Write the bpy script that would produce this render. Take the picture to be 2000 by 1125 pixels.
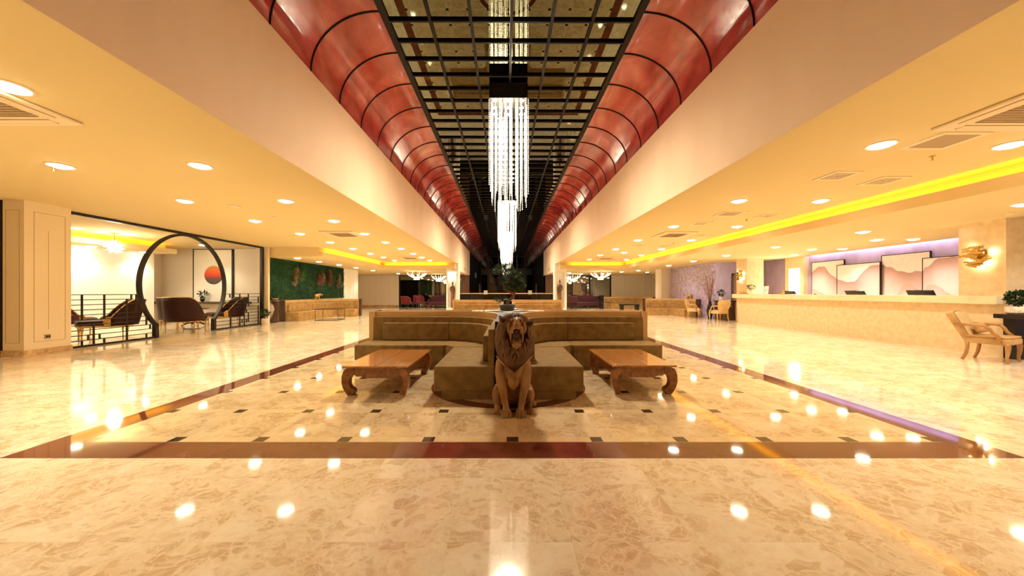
import bpy, bmesh, math, random
from mathutils import Vector, Matrix, noise

PI = math.pi
random.seed(7)
SC = bpy.context.scene
COL = SC.collection
for o in list(bpy.data.objects):
    bpy.data.objects.remove(o, do_unlink=True)

# ------------------------------------------------------------------ camera, world, exposure
cam_d = bpy.data.cameras.new('camera')
cam = bpy.data.objects.new('camera', cam_d)
COL.objects.link(cam)
cam.location = (0, 0, 1.15)
cam.rotation_euler = (PI / 2, 0, 0)
cam_d.sensor_width = 36
cam_d.lens = 12.42
cam_d.shift_x = 0.0045
cam_d.shift_y = 0.00425
cam_d.clip_start = 0.05
cam_d.clip_end = 200
SC.camera = cam
world = bpy.data.worlds.new('world')
SC.world = world
world.use_nodes = True
world.node_tree.nodes['Background'].inputs[0].default_value = (0.10, 0.11, 0.16, 1)
world.node_tree.nodes['Background'].inputs[1].default_value = 0.05
SC.view_settings.view_transform = 'Standard'
SC.view_settings.look = 'None'
SC.view_settings.gamma = 1
SC.view_settings.use_curve_mapping = False
SC.view_settings.exposure = 1.85
try:
    SC.cycles.use_denoising = True
    SC.cycles.use_adaptive_sampling = True
    SC.cycles.adaptive_threshold = 0.02
    SC.cycles.max_bounces = 10
    SC.cycles.diffuse_bounces = 6
    SC.cycles.glossy_bounces = 4
    SC.cycles.transparent_max_bounces = 8
    SC.cycles.sample_clamp_indirect = 8
    SC.cycles.caustics_reflective = False
    SC.cycles.caustics_refractive = False
except Exception:
    pass
LAMP = (1.0, 0.93, 0.70)
COOL = (1.0, 0.95, 0.86)      # whiter lamps over the reception      # warm lamp colour
DOWN = 9.0                   # glow of a downlight's lens
SPOT_W = 28.0                # watts of the beam of each downlight
CHAND_W = 530.0              # watts of the beam of each crystal chandelier
COVE_Y = 1.7                # yellow cove strip emission

# ------------------------------------------------------------------ materials
MATS = {}


def new_mat(name):
    m = bpy.data.materials.new(name)
    m.use_nodes = True
    nt = m.node_tree
    return m, nt, nt.nodes['Principled BSDF']


def N(nt, t, **kw):
    n = nt.nodes.new(t)
    for k, v in kw.items():
        if k.startswith('i_'):
            n.inputs[k[2:].replace('_', ' ')].default_value = v
        else:
            setattr(n, k, v)
    return n


def ramp(nt, pts):
    r = nt.nodes.new('ShaderNodeValToRGB')
    e = r.color_ramp.elements
    while len(e) < len(pts):
        e.new(0.5)
    for k, (p, c) in enumerate(pts):
        e[k].position = p
        e[k].color = c if len(c) == 4 else (*c, 1)
    return r


def coords(nt, scale=(1, 1, 1)):
    tc = N(nt, 'ShaderNodeTexCoord')
    mp = N(nt, 'ShaderNodeMapping')
    mp.inputs['Scale'].default_value = scale
    nt.links.new(tc.outputs['Object'], mp.inputs['Vector'])
    return mp.outputs['Vector']


def mat(name, col, rough=0.6, metal=0.0, col2=None, nscale=6.0, stretch=(1, 1, 1), bump=0.0, bscale=None,
        sheen=0.0, emis=None, estr=0.0, coat=0.0, lo=0.35, hi=0.65, spec=0.5, nosample=False):
    m, nt, b = new_mat(name)
    b.inputs['Base Color'].default_value = (*col, 1)
    b.inputs['Roughness'].default_value = rough
    b.inputs['Metallic'].default_value = metal
    b.inputs['Specular IOR Level'].default_value = spec
    if sheen:
        b.inputs['Sheen Weight'].default_value = sheen
        b.inputs['Sheen Roughness'].default_value = 0.35
        b.inputs['Sheen Tint'].default_value = (*[min(1, c * 1.6 + 0.1) for c in col], 1)
    if coat:
        b.inputs['Coat Weight'].default_value = coat
        b.inputs['Coat Roughness'].default_value = 0.05
    if emis:
        b.inputs['Emission Color'].default_value = (*emis, 1)
        b.inputs['Emission Strength'].default_value = estr
    L = nt.links
    if col2 or bump:
        v = coords(nt, stretch)
        nz = N(nt, 'ShaderNodeTexNoise')
        nz.inputs['Scale'].default_value = nscale
        nz.inputs['Detail'].default_value = 5
        L.new(v, nz.inputs['Vector'])
        if col2:
            r = ramp(nt, [(lo, col), (hi, col2)])
            L.new(nz.outputs['Fac'], r.inputs['Fac'])
            L.new(r.outputs['Color'], b.inputs['Base Color'])
        if bump:
            n2 = N(nt, 'ShaderNodeTexNoise')
            n2.inputs['Scale'].default_value = bscale or nscale
            n2.inputs['Detail'].default_value = 4
            L.new(v, n2.inputs['Vector'])
            bp = N(nt, 'ShaderNodeBump')
            bp.inputs['Strength'].default_value = bump
            bp.inputs['Distance'].default_value = 0.01
            L.new(n2.outputs['Fac'], bp.inputs['Height'])
            L.new(bp.outputs['Normal'], b.inputs['Normal'])
    if nosample:
        try:
            m.cycles.emission_sampling = 'NONE'
        except Exception:
            pass
    MATS[name] = m
    return m


def marble(name, tile, off, cream, tan, brown, grout=True, rough=0.07, big=1.0):
    m, nt, b = new_mat(name)
    L = nt.links
    tc = N(nt, 'ShaderNodeTexCoord')
    sub = N(nt, 'ShaderNodeVectorMath', operation='SUBTRACT')
    sub.inputs[1].default_value = (off[0], off[1], 0)
    L.new(tc.outputs['Object'], sub.inputs[0])
    dv = N(nt, 'ShaderNodeVectorMath', operation='DIVIDE')
    dv.inputs[1].default_value = (tile[0], tile[1], 1)
    L.new(sub.outputs[0], dv.inputs[0])
    fl = N(nt, 'ShaderNodeVectorMath', operation='FLOOR')
    L.new(dv.outputs[0], fl.inputs[0])
    wn = N(nt, 'ShaderNodeTexWhiteNoise', noise_dimensions='3D')
    L.new(fl.outputs[0], wn.inputs['Vector'])
    sc = N(nt, 'ShaderNodeVectorMath', operation='SCALE')
    sc.inputs['Scale'].default_value = 17.0
    L.new(wn.outputs['Color'], sc.inputs[0])
    ad = N(nt, 'ShaderNodeVectorMath', operation='ADD')
    L.new(tc.outputs['Object'], ad.inputs[0])
    L.new(sc.outputs[0], ad.inputs[1])
    # warp
    def warp(src, scale, amt, detail):
        z = N(nt, 'ShaderNodeTexNoise')
        z.inputs['Scale'].default_value = scale
        z.inputs['Detail'].default_value = detail
        L.new(src, z.inputs['Vector'])
        w = N(nt, 'ShaderNodeVectorMath', operation='SCALE')
        w.inputs['Scale'].default_value = amt
        L.new(z.outputs['Color'], w.inputs[0])
        q = N(nt, 'ShaderNodeVectorMath', operation='ADD')
        L.new(src, q.inputs[0])
        L.new(w.outputs[0], q.inputs[1])
        return q.outputs[0]

    def math_(op, x, y, z=None):
        n = N(nt, 'ShaderNodeMath', operation=op)
        for k, v in enumerate((x, y, z)):
            if v is None:
                continue
            if isinstance(v, (int, float)):
                n.inputs[k].default_value = v
            else:
                L.new(v, n.inputs[k])
        return n.outputs[0]
    p1 = warp(ad.outputs[0], 2.2 * big, .35, 3)
    p2 = warp(p1, 14 * big, .055, 4)
    low = N(nt, 'ShaderNodeTexNoise')
    low.inputs['Scale'].default_value = 2.4 * big
    low.inputs['Detail'].default_value = 5
    low.inputs['Roughness'].default_value = 0.6
    L.new(p1, low.inputs['Vector'])
    fine = N(nt, 'ShaderNodeTexNoise')
    fine.inputs['Scale'].default_value = 26 * big
    fine.inputs['Detail'].default_value = 6
    L.new(p2, fine.inputs['Vector'])

    def islands(scale, lo_, hi_, e0, e1):
        st_ = N(nt, 'ShaderNodeMapping')
        st_.inputs['Scale'].default_value = (1.0, 1.25, 1)
        st_.inputs['Rotation'].default_value = (0, 0, .5)
        L.new(p2, st_.inputs['Vector'])
        f1 = N(nt, 'ShaderNodeTexVoronoi', feature='F1')
        ed = N(nt, 'ShaderNodeTexVoronoi', feature='DISTANCE_TO_EDGE')
        for v in (f1, ed):
            v.inputs['Scale'].default_value = scale * big
            L.new(st_.outputs[0], v.inputs['Vector'])
        sp_ = N(nt, 'ShaderNodeSeparateXYZ')
        L.new(f1.outputs['Color'], sp_.inputs[0])
        r_ = math_('MULTIPLY_ADD', low.outputs['Fac'], 2.2, -1.1)
        t_ = math_('ADD', sp_.outputs['X'], r_)
        c_ = N(nt, 'ShaderNodeMapRange', interpolation_type='SMOOTHSTEP')
        c_.inputs['From Min'].default_value = lo_
        c_.inputs['From Max'].default_value = hi_
        L.new(t_, c_.inputs['Value'])
        g_ = N(nt, 'ShaderNodeMapRange', interpolation_type='SMOOTHSTEP')
        g_.inputs['From Min'].default_value = e0
        g_.inputs['From Max'].default_value = e1
        L.new(ed.outputs['Distance'], g_.inputs['Value'])
        return math_('MULTIPLY', c_.outputs[0], g_.outputs[0])
    i1 = islands(9, .35, .95, .03, .12)
    i2 = islands(24, .45, .95, .04, .16)
    amt = math_('MAXIMUM', i1, math_('MULTIPLY', i2, .75))
    amt = math_('MULTIPLY', amt, math_('MULTIPLY_ADD', fine.outputs['Fac'], .9, .25))
    r1 = ramp(nt, [(0.34, cream), (0.56, tan)])
    L.new(math_('MULTIPLY_ADD', fine.outputs['Fac'], .35, math_('MULTIPLY', low.outputs['Fac'], .65)), r1.inputs['Fac'])
    mix = N(nt, 'ShaderNodeMix', data_type='RGBA')
    L.new(amt, mix.inputs['Factor'])
    L.new(r1.outputs['Color'], mix.inputs['A'])
    mix.inputs['B'].default_value = (*brown, 1)
    ve = N(nt, 'ShaderNodeTexVoronoi', feature='DISTANCE_TO_EDGE')
    ve.inputs['Scale'].default_value = 17 * big
    L.new(p2, ve.inputs['Vector'])
    vm = N(nt, 'ShaderNodeMapRange', interpolation_type='SMOOTHSTEP')
    vm.inputs['From Min'].default_value = .07
    vm.inputs['From Max'].default_value = .0
    L.new(ve.outputs['Distance'], vm.inputs['Value'])
    vb = math_('MULTIPLY', vm.outputs[0], math_('MULTIPLY_ADD', low.outputs['Fac'], 1.6, -.35))
    vb = math_('MAXIMUM', math_('MINIMUM', vb, .7), 0.0)
    mixv = N(nt, 'ShaderNodeMix', data_type='RGBA')
    L.new(vb, mixv.inputs['Factor'])
    L.new(mix.outputs['Result'], mixv.inputs['A'])
    mixv.inputs['B'].default_value = (*cream, 1)
    mix = mixv
    out = mix.outputs['Result']
    if grout:
        fr = N(nt, 'ShaderNodeVectorMath', operation='FRACTION')
        L.new(dv.outputs[0], fr.inputs[0])
        sp = N(nt, 'ShaderNodeSeparateXYZ')
        L.new(fr.outputs[0], sp.inputs[0])
        ga = N(nt, 'ShaderNodeMath', operation='MINIMUM')
        L.new(sp.outputs['X'], ga.inputs[0])
        L.new(sp.outputs['Y'], ga.inputs[1])
        lt = N(nt, 'ShaderNodeMath', operation='LESS_THAN')
        L.new(ga.outputs[0], lt.inputs[0])
        lt.inputs[1].default_value = 0.004
        g2 = N(nt, 'ShaderNodeMath', operation='MULTIPLY')
        L.new(lt.outputs[0], g2.inputs[0])
        g2.inputs[1].default_value = 0.16
        mg = N(nt, 'ShaderNodeMix', data_type='RGBA')
        L.new(g2.outputs[0], mg.inputs['Factor'])
        L.new(out, mg.inputs['A'])
        mg.inputs['B'].default_value = (brown[0] * .5, brown[1] * .5, brown[2] * .5, 1)
        out = mg.outputs['Result']
    L.new(out, b.inputs['Base Color'])
    b.inputs['Roughness'].default_value = rough
    b.inputs['Specular IOR Level'].default_value = 0.9
    MATS[name] = m
    return m


M = MATS
marble('floor_marble', (0.57, 0.56), (0.298, 1.066), (0.95, 0.86, 0.68), (0.84, 0.68, 0.46), (0.62, 0.42, 0.235), rough=0.06)
marble('field_marble', (0.655, 0.657), (0.04, 2.76), (0.82, 0.67, 0.43), (0.66, 0.49, 0.28), (0.44, 0.28, 0.13), grout=False, big=1.15, rough=0.06)
marble('base_marble', (0.8, 0.8), (0, 0), (0.72, 0.52, 0.29), (0.50, 0.32, 0.15), (0.36, 0.2, 0.09), rough=0.15)
mat('strip_marble', (0.78, 0.62, 0.38), 0.045, col2=(0.70, 0.52, 0.29), nscale=9, spec=0.75)
mat('red_marble', (0.13, 0.028, 0.016), 0.045, col2=(0.20, 0.055, 0.03), nscale=2.5, spec=0.8)
mat('black_marble', (0.02, 0.014, 0.01), 0.045, col2=(0.05, 0.035, 0.02), nscale=12, spec=0.8)
mat('ceiling_paint', (0.72, 0.575, 0.30), 0.85, spec=0.2)
mat('beam_paint', (0.87, 0.67, 0.49), 0.8, col2=(0.83, 0.63, 0.455), nscale=2.0, stretch=(1, 1, 0.3), spec=0.2)
mat('wall_paint', (0.82, 0.75, 0.66), 0.75, spec=0.25)
mat('white_paint', (0.88, 0.86, 0.80), 0.7, spec=0.25)
mat('column_panel', (0.78, 0.66, 0.46), 0.6, spec=0.3)
mat('groove', (0.42, 0.27, 0.13), 0.8)
mat('beige_stone', (0.80, 0.66, 0.42), 0.22, col2=(0.70, 0.53, 0.30), nscale=9, bump=0.05, bscale=30, lo=0.3, hi=0.7)
mat('counter_top', (0.86, 0.72, 0.46), 0.25, col2=(0.80, 0.65, 0.40), nscale=5)
mat('purple_plaster', (0.52, 0.44, 0.70), 0.45, col2=(0.36, 0.29, 0.47), nscale=3.2, stretch=(1, 1, 0.45), bump=0.35, bscale=14, lo=0.3, hi=0.72)
mat('speckled_plaster', (0.56, 0.48, 0.76), 0.35, col2=(0.27, 0.21, 0.33), nscale=14, stretch=(1, 1, 0.6), bump=0.6, bscale=12, lo=0.4, hi=0.64)
mat('dark_metal', (0.018, 0.012, 0.009), 0.4, metal=0.3)
mat('bar_metal', (0.010, 0.006, 0.005), 0.5, spec=0.15)
mat('black_gloss', (0.012, 0.010, 0.010), 0.18)
mat('dark_wood', (0.05, 0.022, 0.012), 0.35, col2=(0.09, 0.04, 0.02), nscale=4, stretch=(6, 6, 0.6))
mat('brown_panel', (0.12, 0.05, 0.028), 0.35, col2=(0.17, 0.08, 0.045), nscale=3, stretch=(4, 4, 0.4))
mat('table_wood', (0.36, 0.14, 0.038), 0.28, col2=(0.20, 0.065, 0.016), nscale=3.0, stretch=(7, 0.8, 7), bump=0.08, bscale=10, coat=0.25)
mat('table_top_wood', (0.52, 0.22, 0.06), 0.2, col2=(0.36, 0.13, 0.03), nscale=2.6, stretch=(9, 0.8, 9), coat=0.4)
mat('velvet', (0.28, 0.18, 0.066), 0.75, col2=(0.20, 0.12, 0.042), nscale=9, sheen=0.2, lo=0.35, hi=0.7, spec=0.2)
mat('velvet_gold', (0.46, 0.29, 0.11), 0.7, col2=(0.33, 0.19, 0.065), nscale=6, sheen=0.5, lo=0.35, hi=0.65, spec=0.2)
mat('leather_tan', (0.62, 0.40, 0.17), 0.45, col2=(0.56, 0.35, 0.14), nscale=4)
mat('spine_slate', (0.05, 0.065, 0.075), 0.5, col2=(0.05, 0.06, 0.065), nscale=3)
mat('pot_slate', (0.11, 0.125, 0.13), 0.4)
mat('pebble', (0.85, 0.80, 0.70), 0.5)
mat('bark', (0.27, 0.14, 0.055), 0.7, col2=(0.13, 0.06, 0.025), nscale=14, bump=0.4, bscale=25)
mat('leaf', (0.022, 0.075, 0.014), 0.45, spec=0.3, col2=(0.010, 0.038, 0.010), nscale=12)
mat('leaf_light', (0.10, 0.19, 0.04), 0.4, col2=(0.04, 0.10, 0.02), nscale=12)
mat('moss', (0.004, 0.025, 0.010), 0.8, col2=(0.012, 0.07, 0.02), nscale=4, stretch=(1, 1, 0.3), bump=0.8, bscale=30)
mat('moss_leaf', (0.006, 0.048, 0.020), 0.6, col2=(0.026, 0.12, 0.028), nscale=2.2, stretch=(1, 1, 0.4))
mat('leaf_red', (0.18, 0.012, 0.016), 0.5, col2=(0.32, 0.05, 0.03), nscale=10)
mat('leaf_olive', (0.17, 0.15, 0.04), 0.5, col2=(0.38, 0.15, 0.04), nscale=10)
mat('gold', (0.80, 0.50, 0.15), 0.22, metal=1.0)
mat('gilt_wood', (0.75, 0.50, 0.18), 0.35, metal=0.75, col2=(0.50, 0.30, 0.09), nscale=20)
mat('brass_bar', (0.62, 0.42, 0.12), 0.25, metal=1.0)
mat('dark_velvet', (0.020, 0.006, 0.005), 0.6, sheen=0.12, spec=0.25, col2=(0.042, 0.011, 0.007), nscale=4, stretch=(1, 1, .3))
mat('red_fabric', (0.15, 0.008, 0.010), 0.7, sheen=0.4)
mat('wine_fabric', (0.055, 0.005, 0.010), 0.7, sheen=0.3)
mat('cream_fabric', (0.72, 0.52, 0.26), 0.65, col2=(0.62, 0.42, 0.18), nscale=6, sheen=0.4)
mat('chair_velvet', (0.55, 0.34, 0.13), 0.6, col2=(0.42, 0.24, 0.085), nscale=7, sheen=0.6)
mat('chair_wood', (0.46, 0.24, 0.07), 0.3, col2=(0.34, 0.16, 0.04), nscale=5, stretch=(1, 1, .3), coat=0.3)
mat('ceramic_white', (0.85, 0.80, 0.72), 0.3, col2=(0.55, 0.45, 0.35), nscale=25)
mat('paper_white', (0.90, 0.88, 0.84), 0.6)
mat('ink_brown', (0.30, 0.17, 0.12), 0.7)
mat('orange_wood', (0.55, 0.20, 0.04), 0.4)
mat('ac_white', (0.80, 0.66, 0.44), 0.55)
mat('ac_grille', (0.42, 0.30, 0.17), 0.7)
mat('lion_wood', (0.40, 0.215, 0.075), 0.42, col2=(0.20, 0.085, 0.025), nscale=9, bump=0.25, bscale=22, stretch=(1, 1, .5))
mat('lion_mane', (0.17, 0.078, 0.026), 0.42, col2=(0.09, 0.038, 0.013), nscale=10, bump=0.2, bscale=25)
mat('lion_mouth', (0.055, 0.018, 0.008), 0.5)
mat('lion_tooth', (0.42, 0.25, 0.12), 0.35)
mat('statue_wood', (0.30, 0.11, 0.035), 0.35, col2=(0.05, 0.02, 0.01), nscale=5, stretch=(1, 1, .4))
mat('beige_curtain', (0.42, 0.33, 0.18), 0.8, col2=(0.30, 0.23, 0.12), nscale=4, stretch=(6, 6, .2))
mat('olive_wall', (0.22, 0.20, 0.12), 0.8, col2=(0.13, 0.13, 0.08), nscale=1.2)
mat('night_black', (0.005, 0.004, 0.004), 0.9, spec=0.05)
mat('lamp_glow', (1, 1, 1), 0.5, emis=LAMP, estr=DOWN)
mat('bulb_glow', (1, 1, 1), 0.5, emis=(1.0, 0.85, 0.6), estr=36)
mat('spot_glow', (1, 1, 1), 0.5, emis=(1.0, 0.86, 0.62), estr=60)
mat('far_bulb_glow', (1, 1, 1), 0.5, emis=(1.0, 0.85, 0.55), estr=5)
mat('strip_yellow', (1, 0.8, 0.1), 0.5, emis=(1.0, 0.56, 0.0), estr=COVE_Y * 3)
mat('strip_white', (1, 1, 1), 0.5, emis=(1.0, 0.93, 0.8), estr=7)
mat('strip_violet', (1, 1, 1), 0.5, emis=(0.75, 0.72, 1.0), estr=4.5)
mat('niche_glow', (1, 1, 1), 0.5, emis=(1.0, 0.95, 0.82), estr=6)
mat('bead_glow', (0.95, 0.93, 0.88), 0.1, emis=(1.0, 0.86, 0.62), estr=0.5, nosample=True)  # crystals emit faintly, standing in for the sparkle of lamplight in them
mat('dim_lamp', (1, 0.9, 0.7), 0.5, emis=(1.0, 0.7, 0.35), estr=0.12)
mat('rose_branch', (0.45, 0.12, 0.09), 0.6, col2=(0.25, 0.10, 0.06), nscale=10)


def red_panel_mat():
    m, nt, b = new_mat('red_panel')
    L = nt.links
    v = coords(nt, (1, 0.55, 1))
    nz = N(nt, 'ShaderNodeTexNoise')
    nz.inputs['Scale'].default_value = 1.3
    nz.inputs['Detail'].default_value = 6
    nz.inputs['Distortion'].default_value = 1.2
    L.new(v, nz.inputs['Vector'])
    wv = N(nt, 'ShaderNodeTexWave', wave_type='RINGS')
    wv.inputs['Scale'].default_value = 1.1
    wv.inputs['Distortion'].default_value = 7
    wv.inputs['Detail'].default_value = 4
    L.new(v, wv.inputs['Vector'])
    r = ramp(nt, [(0.3, (0.30, 0.025, 0.032)), (0.52, (0.44, 0.062, 0.060)), (0.72, (0.56, 0.17, 0.12))])
    L.new(nz.outputs['Fac'], r.inputs['Fac'])
    mx = N(nt, 'ShaderNodeMix', data_type='RGBA', blend_type='MULTIPLY')
    rr = ramp(nt, [(0.0, (0.72, 0.6, 0.55)), (0.5, (1, 1, 1))])
    L.new(wv.outputs['Color'], rr.inputs['Fac'])
    mx.inputs['Factor'].default_value = 0.6
    L.new(r.outputs['Color'], mx.inputs['A'])
    L.new(rr.outputs['Color'], mx.inputs['B'])
    L.new(mx.outputs['Result'], b.inputs['Base Color'])
    b.inputs['Roughness'].default_value = 0.13
    b.inputs['Coat Weight'].default_value = 0.4
    b.inputs['Coat Roughness'].default_value = 0.04
    n2 = N(nt, 'ShaderNodeTexNoise')
    n2.inputs['Scale'].default_value = 3
    L.new(coords(nt, (6, 0.5, 6)), n2.inputs['Vector'])
    bp = N(nt, 'ShaderNodeBump')
    bp.inputs['Strength'].default_value = 0.15
    bp.inputs['Distance'].default_value = 0.02
    L.new(n2.outputs['Fac'], bp.inputs['Height'])
    L.new(bp.outputs['Normal'], b.inputs['Normal'])
    MATS['red_panel'] = m


red_panel_mat()


def glossy_mat(name, col, rough):
    m, nt, b = new_mat(name)
    b.inputs['Base Color'].default_value = (*col, 1)
    b.inputs['Metallic'].default_value = 1.0
    b.inputs['Roughness'].default_value = rough
    MATS[name] = m


glossy_mat('dark_mirror', (0.115, 0.115, 0.078), 0.012)


def tinted_glass(name, tint, gloss):
    m, nt, b = new_mat(name)
    nt.nodes.remove(b)
    tr = N(nt, 'ShaderNodeBsdfTransparent')
    tr.inputs[0].default_value = (*tint, 1)
    gl = N(nt, 'ShaderNodeBsdfGlossy')
    gl.inputs[0].default_value = (1, 1, 1, 1)
    gl.inputs['Roughness'].default_value = 0.02
    mx = N(nt, 'ShaderNodeMixShader')
    mx.inputs[0].default_value = gloss
    nt.links.new(tr.outputs[0], mx.inputs[1])
    nt.links.new(gl.outputs[0], mx.inputs[2])
    nt.links.new(mx.outputs[0], nt.nodes['Material Output'].inputs[0])
    MATS[name] = m


tinted_glass('tinted_glass', (0.55, 0.55, 0.48), 0.22)
tinted_glass('dark_glass', (0.22, 0.2, 0.18), 0.035)
tinted_glass('clear_glass', (0.9, 0.92, 0.9), 0.08)


def mountain_mat():
    """ink-wash ridges: distance of each point from a ridge line drawn along the wall (object Y, Z)"""
    m, nt, b = new_mat('mountain_print')
    L = nt.links
    tc = N(nt, 'ShaderNodeTexCoord')
    sp = N(nt, 'ShaderNodeSeparateXYZ')
    L.new(tc.outputs['Object'], sp.inputs[0])
    mr = N(nt, 'ShaderNodeMapRange')
    mr.inputs['From Min'].default_value = 12.8
    mr.inputs['From Max'].default_value = 7.8
    L.new(sp.outputs['Y'], mr.inputs['Value'])
    nz = N(nt, 'ShaderNodeTexNoise')
    nz.inputs['Scale'].default_value = 7
    nz.inputs['Detail'].default_value = 8
    L.new(tc.outputs['Object'], nz.inputs['Vector'])

    def ridge(pts, rough):
        fc = N(nt, 'ShaderNodeFloatCurve')
        c = fc.mapping.curves[0]
        while len(c.points) < len(pts):
            c.points.new(0.5, 0.5)
        for k, p in enumerate(pts):
            c.points[k].location = p
            c.points[k].handle_type = 'AUTO_CLAMPED'
        fc.mapping.update()
        L.new(mr.outputs[0], fc.inputs['Value'])
        s = N(nt, 'ShaderNodeMath', operation='MULTIPLY_ADD')       # metres
        L.new(fc.outputs[0], s.inputs[0])
        s.inputs[1].default_value = 1.4
        s.inputs[2].default_value = 0.9
        j = N(nt, 'ShaderNodeMath', operation='MULTIPLY_ADD')
        L.new(nz.outputs['Fac'], j.inputs[0])
        j.inputs[1].default_value = rough
        L.new(s.outputs[0], j.inputs[2])
        d = N(nt, 'ShaderNodeMath', operation='SUBTRACT')
        L.new(j.outputs[0], d.inputs[0])
        L.new(sp.outputs['Z'], d.inputs[1])
        return d.outputs[0]
    sky = (0.88, 0.76, 0.80, 1)
    d1 = ridge([(0.008, 0.636), (0.040, 0.721), (0.080, 0.793), (0.110, 0.779), (0.128, 0.693), (0.196, 0.493), (0.250, 0.421), (0.302, 0.381), (0.340, 0.386), (0.362, 0.457), (0.388, 0.571), (0.420, 0.662), (0.470, 0.720), (0.512, 0.686), (0.584, 0.564), (0.632, 0.525), (0.670, 0.550), (0.696, 0.529), (0.716, 0.604), (0.740, 0.643), (0.766, 0.743), (0.834, 0.764), (0.980, 0.671)], 0.12)
    r1 = ramp(nt, [(0.0, sky), (0.012, (0.46, 0.28, 0.28, 1)), (0.75, (0.86, 0.68, 0.68, 1))])
    L.new(d1, r1.inputs['Fac'])
    d2 = ridge([(0.000, 0.250), (0.040, 0.214), (0.100, 0.121), (0.220, 0.036), (0.270, 0.236), (0.310, 0.264), (0.380, 0.193), (0.460, 0.036), (0.560, 0.071), (0.590, 0.236), (0.620, 0.314), (0.660, 0.236), (0.700, 0.107), (0.720, 0.250), (0.744, 0.293), (0.780, 0.236), (0.820, 0.121), (0.960, 0.036)], 0.10)
    r2 = ramp(nt, [(0.0, (0, 0, 0, 1)), (0.01, (0.75, 0.75, 0.75, 1)), (0.35, (0.0, 0.0, 0.0, 1))])
    L.new(d2, r2.inputs['Fac'])
    mx = N(nt, 'ShaderNodeMix', data_type='RGBA')
    L.new(r2.outputs['Color'], mx.inputs['Factor'])
    L.new(r1.outputs['Color'], mx.inputs['A'])
    mx.inputs['B'].default_value = (0.58, 0.38, 0.36, 1)
    L.new(mx.outputs['Result'], b.inputs['Base Color'])
    b.inputs['Roughness'].default_value = 0.6
    MATS['mountain_print'] = m


mountain_mat()


def sun_mat():
    m, nt, b = new_mat('sun_print')
    L = nt.links
    tc = N(nt, 'ShaderNodeTexCoord')
    sp = N(nt, 'ShaderNodeSeparateXYZ')
    L.new(tc.outputs['Object'], sp.inputs[0])
    nz = N(nt, 'ShaderNodeTexNoise')
    nz.inputs['Scale'].default_value = 12
    nz.inputs['Detail'].default_value = 6
    L.new(coords(nt, (1, 1, 4)), nz.inputs['Vector'])
    a = N(nt, 'ShaderNodeMath', operation='MULTIPLY_ADD')
    L.new(nz.outputs['Fac'], a.inputs[0])
    a.inputs[1].default_value = 0.12
    L.new(sp.outputs['Z'], a.inputs[2])
    mr = N(nt, 'ShaderNodeMapRange')
    mr.inputs['From Min'].default_value = 1.50
    mr.inputs['From Max'].default_value = 2.20
    L.new(a.outputs[0], mr.inputs['Value'])
    r = ramp(nt, [(0.0, (0.05, 0.035, 0.03)), (0.36, (0.12, 0.07, 0.05)), (0.44, (0.55, 0.03, 0.02)), (0.68, (0.75, 0.12, 0.03)), (1.0, (0.72, 0.30, 0.06))])
    L.new(mr.outputs[0], r.inputs['Fac'])
    L.new(r.outputs['Color'], b.inputs['Base Color'])
    MATS['sun_print'] = m


sun_mat()


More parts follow.
